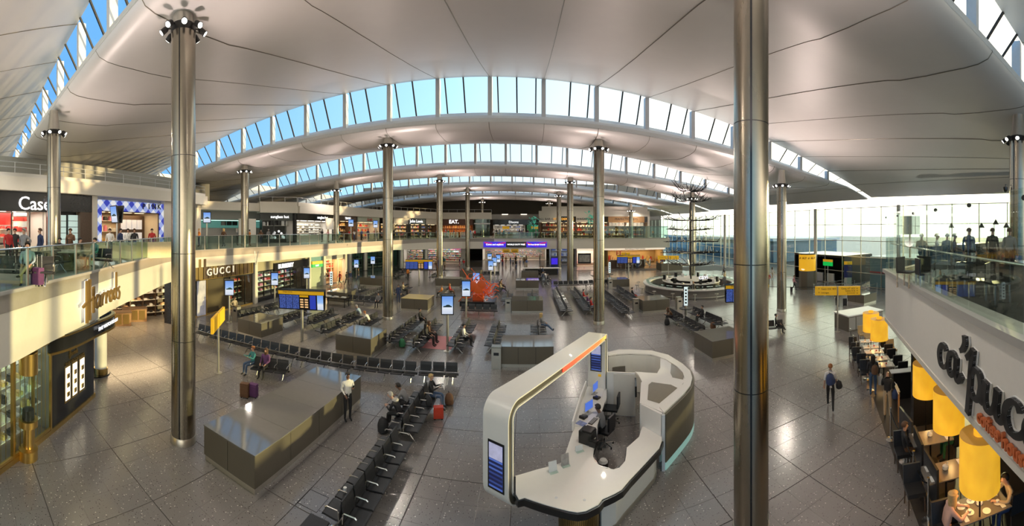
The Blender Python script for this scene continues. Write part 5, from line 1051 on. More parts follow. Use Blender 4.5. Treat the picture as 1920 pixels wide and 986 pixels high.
MB().prism(px_poly([(1202,756),(1204,716),(1197,703),(1191,697),(1232,700),(1238,690),(1238,672),(1250,672),(1270,688),(1285,712),(1270,736),(1245,774),(1225,766)], BK), BK-.05, BK+.01).obj('office_roof', M_solid, dk)
MB().prism(px_poly([(1214,750),(1216,722),(1222,717),(1258,722),(1270,728),(1236,757)], BK), BK+.012, BK+.018).obj('roof_window', mat('smoked_glass', (.22,.20,.15), .12), dk)
MB().prism(px_poly([(1259,678),(1272,688),(1283,704),(1281,712),(1261,708),(1257,700)], BK), BK+.012, BK+.018).obj('roof_window', MATS['smoked_glass'], dk)
MB().strip(px_poly([(1138,697),(1151,697),(1191,699)], BK), .0, BK, (-.03,.03)).obj('office_front', M_solid, dk)
q = px_poly([(1151,697),(1190,699)], BK); MB().strip(q, .03, BK-.06, (-.05,-.03)).obj('office_door', M_cream, dk); 
MB().strip(px_poly([(1204,716),(1202,756)], BK), .0, BK, (-.04,.04)).obj('office_side', M_solid, dk); MB().strip(px_poly([(1202,757),(1240,776)], BK), CT-.3, BK, (-.02,.06)).obj('office_end_wall', M_solid, dk); MB().strip(px_poly([(1241,777),(1247,777)], BK), 0, BK, (-.05,.03)).obj('end_post', M_frame, dk)
MB().strip(px_poly([(1139,662),(1138,694)], BK), 0, BK, (-.03,.03)).obj('office_end', M_solid, dk)
cb = px_poly([(1193,702),(1203,706),(1203,722),(1194,718)], BK); MB().strip([cb[0], cb[3]], BK-.5, BK-.12, (-.06,.0)).obj('door_window', M_blk, dk)
x, y = P(1158,696,1.1); o = thing('office_printer', 'grey printer inside the curved office enclosure', 'printer', (x+.1,y+.6,0)); B(-.35,.35,-.25,.3,0,.8).obj('stand', M_grey, o); B(-.32,.32,-.25,.25,.8,1.15).obj('body', M_trim, o); B(-.3,.3,-.2,.2,1.15,1.2).obj('lid', M_dark, o)
x, y = P(1173,680,1.3); o = thing('coat', 'dark coat hanging in the office enclosure', 'coat', (x,y+.3,0)); MB().lathe([(.05,1.45),(.14,1.35),(.16,.9),(.12,.6)],10).obj('fabric', M_black, o, True); MB().tube([(0,0,1.45),(0,.05,1.55)], .01).obj('hook', M_chrome, o)
MB().tube([(.2,.0,1.55),(-.3,.0,1.55)], .012).obj('rail', M_chrome, o)
# items on the desk
def monitor(px, py, rz, label, z=CT+.03):
    t = thing('computer_monitor', label, 'monitor', (*P(px,py,z),z), rz); B(-.12,.12,-.08,.08,0,.015).obj('foot', M_grey, t); B(-.02,.02,-.0,.03,.015,.14).obj('stand', M_grey, t); B(-.22,.22,-.03,.0,.12,.42).obj('screen_case', M_frame, t); B(-.20,.20,-.034,-.03,.14,.40).obj('display', lit('screen_blue', (.10,.22,.85), .8), t)
monitor(1103,775,.75,'computer monitor with blue display facing the receptionist'); monitor(1115,738,.95,'rear computer monitor on the white desk')
for px, py, l in ((1119,747,'black telephone behind the rear monitor'),(1094,783,'small black desk phone by the front monitor')):
    t = thing('telephone', l, 'telephone', (*P(px,py,CT+.03),CT+.03), .8); B(-.11,.11,-.1,.1,0,.05).obj('base', M_blk, t); B(-.1,-.04,-.1,.1,.05,.08).obj('handset', M_dark, t)
t = thing('keyboard', 'dark keyboard under the receptionist hands', 'keyboard', (*P(1112,790,CT+.03),CT+.031), .9); B(-.2,.2,-.07,.07,0,.02).obj('body', M_dark, t)
for i in range(10):
    for j in range(4): B(-.19+i*.038,-.16+i*.038,-.06+j*.03,-.04+j*.03,.02,.026).obj('key', M_grey, t)
t = thing('label_printer', 'large black printer on the white desk', 'printer', (*P(1102,828,CT),CT), .9); B(-.17,.17,-.2,.2,0,.34).obj('body', M_blk, t); B(-.15,.15,-.18,.1,.34,.38).obj('lid', M_dark, t); B(-.1,.1,-.205,-.2,.1,.13).obj('slot', M_grey, t)
t = thing('receipt_printer', 'small black receipt printer beside the large one', 'printer', (*P(1113,836,CT),CT), .9); B(-.09,.09,-.1,.1,0,.14).obj('body', M_blk, t); B(-.06,.06,-.08,.0,.14,.16).obj('lid', M_dark, t)
o = B(-.11,.11,-.15,.15,0,.012).obj('brochure', mat('brochure', (.25,.30,.55), .5, noise=.8, nscale=10)); o.location = (*P(1090,794,CT+.03),CT+.031); o.rotation_euler = (0,0,.75); tag(o, 'blue and yellow brochure on the white desk', 'brochure')
for px, py, m, l, h_ in ((1037,884,M_frame,'blank clear leaflet holder on the near counter',.24),(1060,872,mat('leaflet', (.35,.33,.32), .5, noise=.7, nscale=9),'leaflet holder with a printed card on the near counter',.27),(1086,845,M_frame,'small clear card holder near the printers',.14)):
    t = thing('leaflet_holder', l, 'leaflet holder', (*P(px,py,CT),CT), .35); B(-.11,.11,-.10,.06,0,.006).obj('foot', M_glass, t); B(-.11,.11,-.006,.006,0,h_,Matrix.Rotation(R(-10),4,'X')).obj('card', m, t)
for px, py, l in ((1043,933,'left recessed disc in the counter top'),(1096,937,'right recessed disc in the counter top')):
    o = MB().lathe([(.035,0),(.03,.006)],16).obj('grommet', M_frame); o.location = (*P(px,py,CT),CT); tag(o, l, 'grommet')
for px, py, l, wh in ((1135,835,'black office chair holding the receptionist',1),(1148,765,'empty black office chair at the rear of the desk',0)):
    x, y = P(px, py, 0 if wh else .5); t = thing('office_chair', l, 'chair', (x,y,0), -2.3 if wh else -2.0)
    for k in range(5): a = 2*pi*k/5; MB().tube([(0,0,.10),(.28*cos(a),.28*sin(a),.06)], .018, 5).obj('star_leg', M_chrome, t); MB().lathe([(.025,0),(.025,.05)],8,c=(.28*cos(a),.28*sin(a))).obj('castor', M_blk, t)
    MB().tube([(0,0,.08),(0,0,.46)], .03, 8).obj('gas_stem', M_chrome, t); B(-.23,.23,-.24,.22,.46,.53).obj('seat', M_black, t); B(-.21,.21,.20,.26,.58,1.02).obj('backrest', M_black, t); MB().tube([(0,.1,.48),(0,.26,.6)], .02).obj('back_bar', M_dark, t)
x, y = P(1131,868,.3); t = thing('waste_bin', 'black waste bin with crumpled paper under the counter', 'bin', (x,y,0)); MB().lathe([(.12,0),(.16,.34)],16).obj('body', M_blk, t, True); MB().lathe([(.14,.34),(.10,.40),(.03,.42)],9).obj('paper_waste', M_paper, t)
# ================= PEOPLE =================
BASEJ = {'pelvis':(0,0,.96),'belly':(0,.0,1.12),'chest':(0,.01,1.33),'neckb':(0,.01,1.46),'neck':(0,0,1.52),'head':(0,-.02,1.61),'crown':(0,-.005,1.69),'nose':(0,-.115,1.615)}
RAD = {'pelvis':(.155,.115),'belly':(.135,.10),'chest':(.165,.115),'neckb':(.07,.065),'neck':(.052,.052),'head':(.072,.09),'crown':(.072,.088),'nose':(.014,.014),
       'sh':(.064,.064),'el':(.045,.045),'wr':(.028,.024),'pa':(.036,.018),'hip':(.098,.098),'kn':(.064,.064),'an':(.042,.042),'he':(.042,.042),'to':(.042,.03)}
def arm(s, sh, el, wr, curl=.5):
    sh, el, wr = Vector(sh), Vector(el), Vector(wr); d = (wr-el).normalized(); pa = wr+d*.06
    side = d.cross(Vector((0,0,1))); side = side.normalized() if side.length > .2 else Vector((0,1,0)); dn = d.cross(side).normalized()
    if dn.z > 0: dn = -dn
    return dict(sh=sh, el=el, wr=wr, pa=pa, d=d, side=side, dn=dn, curl=curl, s=s)
def figure(pose):
    J = dict(BASEJ); A = []; legs = []; off = Vector((0,0,0))
    st = dict(sh=(.175,.01,1.42), el=(.225,.04,1.15), wr=(.235,-.05,.92)); 
    def mir(t, s): return (t[0]*s, t[1], t[2])
    arms = [[st['sh'], st['el'], st['wr']] for _ in range(2)]; lg = [[(.09,0,.93),(.10,-.01,.50),(.10,.03,.09),(.105,-.13,.04)] for _ in range(2)]
    if pose == 'walk': lg = [[(.09,0,.93),(.10,-.17,.53),(.10,-.20,.12),(.10,-.36,.08)],[(.09,0,.93),(.10,.06,.50),(.10,.34,.16),(.10,.26,.03)]]; arms = [[st['sh'],(.22,.14,1.17),(.23,.06,.93)],[st['sh'],(.22,-.05,1.15),(.22,-.22,.98)]]
    if pose == 'phone': arms[0] = [st['sh'],(.22,-.02,1.17),(.10,-.24,1.26)]; arms[1] = [st['sh'],(.23,.03,1.16),(.17,-.16,1.02)]
    if pose == 'hips': arms = [[st['sh'],(.34,.08,1.2),(.19,-.02,1.0)]]*2
    sit = pose.startswith('sit')
    if sit:
        for k in J: J[k] = (J[k][0], J[k][1], J[k][2]-.42)
        J['pelvis'] = (0,-.0,.555); arms = [[(.175,.01,1.0),(.22,-.06,.74),(.14,-.28,.66)] for _ in range(2)]; lg = [[(.09,-.04,.54),(.12,-.44,.53),(.12,-.46,.09),(.12,-.62,.04)] for _ in range(2)]
        if pose == 'sit_read': arms = [[(.175,.01,1.0),(.22,-.12,.78),(.13,-.34,.90)] for _ in range(2)]
        if pose == 'sit_cross': lg[0] = [(.09,-.04,.54),(.05,-.44,.62),(-.16,-.56,.32),(-.22,-.68,.33)]
        if pose == 'sit_stretch': lg = [[(.09,-.04,.54),(.11,-.42,.50),(.10,-.78,.14),(.11,-.86,.24)] for _ in range(2)]
        if pose in ('sit_table', 'sit_lean'):
            f = .16 if pose == 'sit_table' else .30
            for k, q in (('belly',.25),('chest',.7),('neckb',1),('neck',1.1),('head',1.35),('crown',1.4),('nose',1.35)): v = J[k]; J[k] = (v[0], v[1]-f*q, v[2]-f*.25*q)
            arms = [[(.175,.01-f*.85,.98-f*.2),(.25,-.22-f*.4,.78),(.11,-.44-f*.3,.80)] for _ in range(2)]
            if pose == 'sit_lean': arms = [[(.175,-.24,.92),(.20,-.36,.66),(.08,-.50,.72)] for _ in range(2)]
    names = list(J.keys()); V = [Vector(J[k]) for k in names]; RR = [RAD[k] for k in names]; E = [(0,1),(1,2),(2,3),(3,4),(4,5),(5,6),(5,7)]
    seg = [(0,1,1),(1,2,1),(2,3,1),(3,4,0),(4,5,0),(5,6,0),(5,7,0)]
    def addv(v, r): V.append(Vector(v)); RR.append(r if isinstance(r, tuple) else (r, r)); return len(V)-1
    def adde(a, b, m): E.append((a,b)); seg.append((a,b,m))
    for s in (1,-1):
        a = arms[0 if s == 1 else 1]; q = arm(s, mir(a[0],s), mir(a[1],s), mir(a[2],s))
        i1 = addv(q['sh'], RAD['sh']); i2 = addv(q['el'], RAD['el']); i3 = addv(q['wr'], RAD['wr']); i4 = addv(q['pa'], RAD['pa'])
        adde(2,i1,1); adde(i1,i2,1); adde(i2,i3,4); adde(i3,i4,0)
        for k in range(4):
            o = q['side']*((k-1.5)*.019); L = (.034,.040,.042,.032)[k]; b0 = q['pa']+o+q['d']*.035; b1 = b0+q['d']*L*.8+q['dn']*.012; b2 = b1+q['d']*L*.4+q['dn']*L*.7
            j0 = addv(b0,.0095); j1 = addv(b1,.0085); j2 = addv(b2,.007); adde(i4,j0,0); adde(j0,j1,0); adde(j1,j2,0)
        j0 = addv(q['wr']+q['d']*.03+q['side']*.035*(-s), .010); j1 = addv(q['wr']+q['d']*.075+q['side']*.05*(-s)+q['dn']*.01, .008); adde(i3,j0,0); adde(j0,j1,0)
        l = lg[0 if s == 1 else 1]; h = addv(mir(l[0],s), RAD['hip']); k_ = addv(mir(l[1],s), RAD['kn']); a_ = addv(mir(l[2],s), RAD['an']); t_ = addv(mir(l[3],s), RAD['to'])
        adde(0,h,2); adde(h,k_,2); adde(k_,a_,2); adde(a_,t_,3)
    me = bpy.data.meshes.new('skeleton'); me.from_pydata(V, E, []); o = bpy.data.objects.new('skeleton', me); COL.objects.link(o)
    md = o.modifiers.new('skin', 'SKIN'); md.branch_smoothing = .4; sv = me.skin_vertices[0].data if me.skin_vertices else None
    if sv is None:
        me.attributes
    for i, r in enumerate(RR): sv[i].radius = r; sv[i].use_root = (i == 0)
    sb = o.modifiers.new('sub', 'SUBSURF'); sb.levels = 1
    dg = bpy.context.evaluated_depsgraph_get(); dg.update(); m2 = bpy.data.meshes.new_from_object(o.evaluated_get(dg)); bpy.data.objects.remove(o)
    m2.materials.clear()
    for n in ('skin','top','legs','shoes','sleeve'): m2.materials.append(M_skin)
    for p in m2.polygons:
        c = p.center; best = (9, 0)
        for a, b, m in seg:
            A_, B_ = V[a], V[b]; ab = B_-A_; t = max(0, min(1, (c-A_).dot(ab)/max(1e-9, ab.length_squared))); d = (c-(A_+ab*t)).length-.5*(RR[a][0]*(1-t)+RR[b][0]*t)
            if d < best[0]: best = (d, m)
        m = best[1]
        if m == 0 and c.z < J['neck'][2]-.03 and abs(c.x) < .15 and c.z > J['chest'][2]: m = 1
        p.material_index = m
    m2.shade_smooth(); m2.name = 'body_'+pose; hd = Vector(J['head'])
    # hair cap
    hm = MB(); vs = []; fs = []; n = 14; k = 8
    for j in range(k+1):
        a = pi*.62*j/k
        for i in range(n):
            b = 2*pi*i/n; x = sin(a)*cos(b)*.092; y = sin(a)*sin(b)*.112; z = cos(a)*.105
            if y < -.03 and j > 4: z = max(z, cos(pi*.62*4.4/k)*.105); 
            vs.append((hd.x+x, hd.y+y+.022, hd.z+z+.05))
    for j in range(k):
        for i in range(n): fs.append((j*n+i, j*n+(i+1)%n, (j+1)*n+(i+1)%n, (j+1)*n+i))
    ho = hm.add(vs, fs).obj('hair', M_black, None, True); hme = ho.data; bpy.data.objects.remove(ho)
    lm = MB().lathe([(.02,.13),(.10,.08),(.105,-.02),(.10,-.14),(.085,-.24),(.05,-.28)], 12, M=Matrix.Translation(hd+Vector((0,.055,.02)))); lo = lm.obj('hair', M_black, None, True); lme = lo.data; bpy.data.objects.remove(lo)
    return m2, hme, lme
FIG = {}
CLO = {}
def cloth(n):
    pal = {'black':(.02,.02,.022),'navy':(.03,.05,.13),'white':(.75,.73,.70),'grey':(.22,.22,.23),'blue':(.10,.18,.42),'red':(.50,.03,.03),'brown':(.16,.08,.04),'green':(.05,.22,.10),'beige':(.50,.40,.27),'pink':(.62,.28,.30),'purple':(.14,.05,.16),'denim':(.07,.12,.22),'teal':(.05,.25,.27),'orange':(.7,.25,.05),'pale blue':(.35,.45,.58),'salmon':(.62,.38,.30)}
    return mat('cloth_'+n.replace(' ','_'), pal[n], .75, noise=.2, nscale=9)
HAIR = {'dark':(.02,.015,.012),'brown':(.10,.05,.025),'blonde':(.55,.38,.16),'grey':(.4,.38,.36),'ginger':(.35,.13,.04)}
def person(pose, x, y, z, rz, top, legs, label, hair='dark', long=False, skin=None, short=False, scale=1., group=None, shoes='black', bald=False):
    if pose not in FIG: FIG[pose] = figure(pose)
    me, hm, lm = FIG[pose]; o = mk(me, 'person'); o.location = (x,y,z); o.rotation_euler = (0,0,rz); o.scale = (scale,)*3
    sk = M_skin2 if skin == 'brown' else M_skin
    for i, m in enumerate((sk, cloth(top), cloth(legs), cloth(shoes), sk if short else cloth(top))): o.material_slots[i].link = 'OBJECT'; o.material_slots[i].material = m
    tag(o, label, 'person', group)
    if not bald:
        for mm in ([hm, lm] if long else [hm]): h = mk(mm, 'hair', o); h.material_slots[0].link = 'OBJECT'; h.material_slots[0].material = mat('hair_'+hair, HAIR[hair], .6, noise=.3, nscale=20)
    return o
def at(px, py, z=0): return P(px, py, z)
RT, LF, AW, TW = pi/2, -pi/2, pi, 0.       # facing +x, -x, away, towards
# near hall
x, y = at(652,789); mp = person('phone', x, y, 0, .9, 'white', 'black', 'man in white shirt standing by the long box looking at a phone', skin='brown', scale=1.02)
ph = B(-.035,.035,-.006,.006,0,.14).obj('mobile_phone', M_blk, None); ph.location = (x+.30*cos(.9-pi/2+.3), y+.30*sin(.9-pi/2+.3), 1.27); ph.rotation_euler = (.3,0,.9); tag(ph, 'black phone held by the man in the white shirt', 'phone')
person('sit_read', -3.72, 13.85, .0, RT, 'black', 'denim', 'blonde reader with newspaper at the far end of the near seats', 'blonde')
t = thing('newspaper', 'open newspaper held by the blonde reader', 'newspaper', (-3.22,13.85,.86), RT)
for s in (-1,1): B(0,.28*s,-.004,.004,0,.34,Matrix.Rotation(s*-.35,4,'Z') @ Matrix.Rotation(R(12),4,'X')).obj('page', M_paper, t)
def suitcase(x, y, rz, m, label, h=.55, w_=.36, d=.22, handle=True, name='suitcase'):
    t = thing(name, label, 'luggage', (x,y,0), rz); q = MB()
    for a in (-1,1):
        for b in (-1,1): MB().lathe([(.03,0),(.03,.05)],8,c=(a*w_*.38,b*d*.3)).obj('wheel', M_blk, t)
    B(-w_/2,w_/2,-d/2,d/2,.05,h).obj('shell', m, t); B(-w_/2+.02,w_/2-.02,-d/2-.012,-d/2,.12,h-.08).obj('front_pocket', m, t)
    if handle: MB().tube([(-.1,d/2-.02,h),(-.1,d/2-.02,h+.38),(.1,d/2-.02,h+.38),(.1,d/2-.02,h)], .011, 5).obj('pull_handle', M_chrome, t)
suitcase(*at(822,785), .3, mat('red_case', (.55,.05,.02), .45), 'small red wheeled case beside the blonde reader', .46)
def bag(x, y, z, m, label, s=1., name='rucksack'):
    t = thing(name, label, 'bag', (x,y,z), random.uniform(0,3)); MB().lathe([(.10*s,0),(.17*s,.05*s),(.18*s,.25*s),(.13*s,.40*s),(.05*s,.46*s)],10).obj('body', m, t, True); MB().lathe([(.08*s,.05*s),(.10*s,.10*s),(.09*s,.22*s)],8,c=(0,-.12*s)).obj('pocket', m, t, True); MB().tube([(-.05*s,0,.44*s),(0,.05,.52*s),(.05*s,0,.44*s)], .012, 5).obj('strap', M_black, t)
bag(*at(842,758), 0, cloth('brown'), 'brown rucksack beside the red wheeled case'); bag(-3.6,13.1,.45, cloth('black'), 'dark hand bag on the seat next to the blonde reader', .7)
person('sit_lean', -4.35, 12.1, 0, LF, 'black', 'black', 'person in black coat with checked scarf on the left side of the near seats', 'grey'); person('sit_lean', -4.35, 12.9, 0, LF, 'grey', 'black', 'person in grey and white jacket behind the one with the scarf', 'dark', skin='brown')
o = MB().lathe([(.11,0),(.13,.04),(.10,.09)],12).obj('scarf', mat('checked_scarf', (.45,.42,.38), .7, noise=.9, nscale=40)); o.location = (-4.56,12.1,.93); tag(o, 'checked scarf round the neck of the person in black', 'scarf')
bag(*at(718,805,.1), 0, cloth('black'), 'black rucksack on the floor left of the near seats', 1.1); 
o = MB().lathe([(.035,0),(.045,.12)],12).obj('paper_cup', M_paper); o.location = (-4.35,8.0,.45); tag(o, 'white paper cup on a near left seat', 'cup')
person('sit_read', -12.1, 13.0, 0, -.3, 'teal', 'denim', 'seated traveller in teal top by the two trolley cases', 'ginger'); person('sit', -11.45, 13.2, 0, .2, 'purple', 'black', 'seated woman in purple coat beside the teal traveller', 'brown', True)
suitcase(*at(459,745), .4, cloth('brown'), 'left dark maroon trolley case by the seated couple', .6); suitcase(*at(475,744), .2, cloth('purple'), 'right dark trolley case by the seated couple', .55)
# walker and others
x, y = at(1557,766); person('walk', x, y, 0, AW-.83, 'white', 'black', 'walking man with rucksack and shoulder bag on open floor at right', 'ginger', short=True)
bag(x-.16, y-.14, 1.02, cloth('navy'), 'dark blue rucksack on the back of the walking man', .95); bag(x+.28, y-.2, .75, cloth('black'), 'black shoulder bag carried by the walking man', .7)
x, y = at(1283,578); person('walk', x, y, 0, 2.0, 'black', 'navy', 'dark dressed man walking past the round bar', 'dark'); 
x, y = at(1465,626); person('sit_cross', 15.5, 19.1, 0, .9, 'black', 'black', 'lone sitter in black right of the thickest pillar', 'dark')
x, y = at(1489,545); person('walk', x, y, 0, 1.0, 'pink', 'black', 'small figure in pink pulling a case near the glazing', 'brown'); suitcase(x-.6, y-.2, 1, cloth('black'), 'black case pulled by the figure in pink', .5)
x, y = at(1570,575); person('walk', x, y, 0, 2.4, 'black', 'black', 'figure in black behind the yellow sign post with a case', 'dark'); suitcase(x+.7, y-.3, 2.4, cloth('black'), 'large black case behind the yellow sign post', .7)
x, y = at(440,598); person('hips', x, y, 0, 1.5, 'beige', 'black', 'standing traveller beside the first fashion shop screen', 'brown'); x, y = at(747,568); person('stand', x, y, 0, .5, 'navy', 'navy', 'man in dark suit standing right of the middle left pillar', 'dark')
for px, py, ps, tp, lg_, l in ((637,535,'walk','red','black','red topped walker before the handbag shop'),(650,536,'walk','black','black','walker in black before the handbag shop'),(657,534,'stand','navy','grey','navy figure just right of the handbag shop entrance'),(672,528,'walk','black','navy','slim walker right of the handbag shop'),(765,526,'stand','orange','black','figure with orange top below the second departure board'),
    (1018,522,'walk','navy','black','walker in navy beside the centre box line'),(1013,522,'stand','black','black','still figure in black beside the centre box line'),(968,505,'stand','black','navy','shopper with trolley in front of the duty free hall'),(975,503,'stand','navy','black','second shopper before the duty free hall'),(962,502,'walk','grey','black','grey topped walker before the duty free hall'),(862,500,'stand','purple','pink','figure in purple below the pink sign'),(1357,517,'walk','grey','black','far figure on pale floor by the glazing'),(1300,560,'hips','black','grey','worker standing inside the round bar')):
    x, y = at(px, py); person(ps, x, y, 0, random.uniform(0,6), tp, lg_, l, random.choice(['dark','brown','blonde']))
SIT = [(-3.77,21.6,RT,'sit_cross','white','black','man in white shirt seated with legs crossed by the advert screen','dark',0),(.98,24.8,RT,'sit_stretch','grey','denim','reclining woman on the centre seat unit','blonde',1),(-10.75,23.4,LF,'sit_lean','white','brown','man in pale shirt bent over a bag left of the square box','ginger',0),
 (-12.2,25.0,LF,'sit_lean','pale blue','grey','slumped man in pale blue top','grey',0),(-7.6,25.2,RT,'sit_cross','black','black','man in black seated near the pillar with a case','dark',0),(-6.0,21.9,RT,'sit','brown','black','woman in brown coat beside the pink mat','brown',1),(-6.0,21.2,RT,'sit','black','black','woman in black beside the pink mat','dark',1),
 (5.35,34.2,RT,'sit_stretch','red','black','person in bright red top stretched out','dark',0),(5.35,32.0,RT,'sit','purple','navy','person in purple sitting beyond the red top','brown',0),(5.35,30.2,RT,'sit','red','denim','person in dark red seated nearest the arch pillar','dark',0),(10.6,25.2,LF,'sit_lean','brown','black','traveller in brown coat with a bag on the right rows','brown',1),
 (12.6,24.2,LF,'sit','black','black','dark figure on the outer right row','dark',0),(10.15,34.2,RT,'sit','black','red','figure in black on the row behind the grey box','dark',0),(-13.0,30.2,0,'sit','grey','black','figure on the single six seat row','dark',0),(-13.05,37,RT,'sit_read','beige','black','reader in beige near the yellow topped box','brown',0),
 (-8.05,37.5,RT,'sit','red','brown','red haired figure right of the yellow topped box','ginger',1),(-8.6,36.2,LF,'sit','orange','black','figure in orange left of the nearest screens','brown',0),(-2.9,40,RT,'sit_stretch','beige','black','figure in beige right of the orange machine','brown',1),(-2.9,41.5,RT,'sit','brown','black','figure in brown right of the orange machine','dark',0),
 (2.65,47,RT,'sit','black','black','far seated figure right of the centre boxes','dark',0),(2.15,49,LF,'sit','navy','black','far seated figure in navy right of the centre boxes','brown',0),(-17.7,50,RT,'sit','black','grey','far seated figure by the second departure board','dark',0),(-12.6,50,RT,'sit','white','black','far seated figure in white near the second row pillar','dark',0)]
for x, y, rz, ps, tp, lg_, l, hr, lo in SIT: person(ps, x, y, 0, rz, tp, lg_, l, hr, bool(lo))
for i, (x, y, c, l) in enumerate(((-6.7,24.6,'black','dark case beside the man in black'),(10.0,24.8,'black','black bag at the feet of the traveller in brown'),(12.5,22.4,'brown','brown holdall on the outer right row'),(-7.3,20.5,'green','green mat bag under the seat unit'))): bag(x, y, 0, cloth(c), l, 1.1, 'holdall')
# receptionist
x, y = P(1136,812,.5); person('sit_table', x-.05, y+.12, .05, -2.3, 'grey', 'black', 'receptionist in dark grey tunic typing at the white desk', 'dark', False, 'brown', True)
# crowds on the lower concourse far back
rr = random.Random(12); used = set()
def crowd(n, fn, where, group, z, sc=1.):
    tops = ['black','navy','white','grey','blue','red','brown','green','beige','pink','purple','teal','pale blue','orange']; lgs = ['black','denim','grey','beige','navy','brown']
    for i in range(n):
        x, y = fn()
        while any(math.hypot(x-p_[0], y-p_[1]) < .9 for p_ in PIL): x, y = fn()
        while True:
            a, b = rr.choice(tops), rr.choice(lgs)
            if (a,b,where) not in used: used.add((a,b,where)); break
        person(rr.choice(['stand','walk','hips','phone','stand']), x, y, z, rr.uniform(0,6.28), a, b, 'person in %s top and %s trousers %s' % (a, b, where), rr.choice(['dark','brown','blonde','grey']), rr.random() < .4, rr.choice([None,None,'brown']), False, sc*rr.uniform(.92,1.03), group)
crowd(14, lambda: (rr.uniform(-7,3), rr.uniform(66,80)), 'in the duty free hall', 'shoppers in the duty free hall', 0)
crowd(10, lambda: (rr.uniform(-19,-9), rr.uniform(56,69)), 'near the perfume shop', 'people near the perfume shop', 0)
crowd(14, lambda: (rr.uniform(15,25.5), rr.uniform(60,65)), 'queueing at the food bar', 'people at the food bar', 0)
crowd(8, lambda: (rr.uniform(20,32), rr.uniform(32,44)), 'around the gate drum', 'people around the gate', 0)
crowd(10, lambda: (rr.uniform(-28.5,-26), rr.uniform(19,34)), 'by the teal recess upstairs', 'people upstairs by the teal recess', UF)
crowd(12, lambda: (rr.uniform(-26.3,-24.0), rr.uniform(36,57)), 'in front of the upper eyewear shop', 'people upstairs by the eyewear shop', UF)
crowd(14, lambda: (rr.uniform(-18,-9), rr.uniform(68,73)), 'in front of the upper snack bar', 'people upstairs by the snack bar', UF)
crowd(12, lambda: (rr.uniform(-8,2.5), rr.uniform(68,90)), 'on the far central walkway', 'people on the far central walkway', UF)
crowd(12, lambda: (rr.uniform(4,26), rr.uniform(67.3,70)), 'behind the far restaurant screens', 'diners behind the far screens', UF)
# upper left near
for px, r_, ps, tp, lg_, rz, l, hr in ((45,15.5,'hips','grey','black',.6,'grey haired man with hand on hip in front of the bag shop','grey'),(75,15.8,'stand','navy','navy',.2,'man in navy shirt beside the pillar on the upper left','brown'),(28,17.5,'stand','black','black',1.,'dark dressed person left of the grey haired man','dark'),(16,16.5,'stand','red','black',2,'person in red top at the far left edge upstairs','dark'),
    (132,17.5,'phone','brown','black',.9,'woman in brown bending by the pillar upstairs','brown'),(206,21,'stand','white','grey',1,'person in white before the gingham shop','dark'),(226,22,'stand','navy','black',2,'person in navy before the gingham shop','dark'),(240,23,'walk','white','navy',1,'shopper in white before the lit shirt shelves','dark'),(252,23,'stand','black','denim',1,'shopper in black before the lit shirt shelves','brown'),(285,24,'stand','red','pink',1,'shopper in red by the right end of the gingham shop','dark')):
    x, y = pr(px, r_); person(ps, x, y, UF, rz, tp, lg_, l, hr)
for px, r_, tp, lg_, rz, l in ((52,11.2,'pale blue','beige',1.2,'sitter in pale trousers on the upper left seats'),(150,16.5,'black','white',2.2,'sitter in white trousers upstairs beside the octagonal table'),(112,17.0,'black','black',1.,'dark sitter upstairs behind the octagonal table'),(178,16.2,'teal','denim',.4,'sitter in teal upstairs right of the octagonal table')):
    x, y = pr(px, r_); person('sit_cross' if px == 52 else 'sit', x, y, UF, rz, tp, lg_, l)
def ubench(px, r_, rz, n, l): x, y = pr(px, r_); b = bench(x, y, rz, n, False, l); b.location.z = UF; b['group'] = 'black seats on the upper left floor'
ubench(30,11.4,1.2,4,'upper floor seat unit behind the near railing, nearest'); ubench(92,14.2,2.2,3,'upper floor seat unit left of the octagonal table'); ubench(172,16.4,.4,4,'upper floor seat unit right of the octagonal table')
x, y = pr(128, 15.6); t = thing('octagonal_table', 'low octagonal pale topped table on the upper left floor', 'table', (x,y,UF)); MB().lathe([(.95,.70),(1.02,.76),(1.02,.80)],8).obj('top', M_trim, t); MB().lathe([(.5,0),(.35,.4),(.6,.7)],8).obj('base', M_clad, t)
suitcase(*pr(70,11.0), .5, cloth('purple'), 'dark purple case standing by the upper left seats', .55); bpy.context.view_layer.update()
for o in COL.objects:
    if o.get('label') == 'dark purple case standing by the upper left seats': o.location.z = UF
x, y = pr(250, 21.6); o = MB().strip(smooth_path([(-2.6,.9),(-1.2,-.2),(.6,-.2),(2.4,1.0)],4), 0, .95, (0,.1)).obj('curved_counter', mat('sunlit_cream', (.70,.60,.36), .4)); o.location = (x,y,UF); o.rotation_euler = (0,0,.95); tag(o, 'curved cream counter wall behind the upper left railing', 'counter')

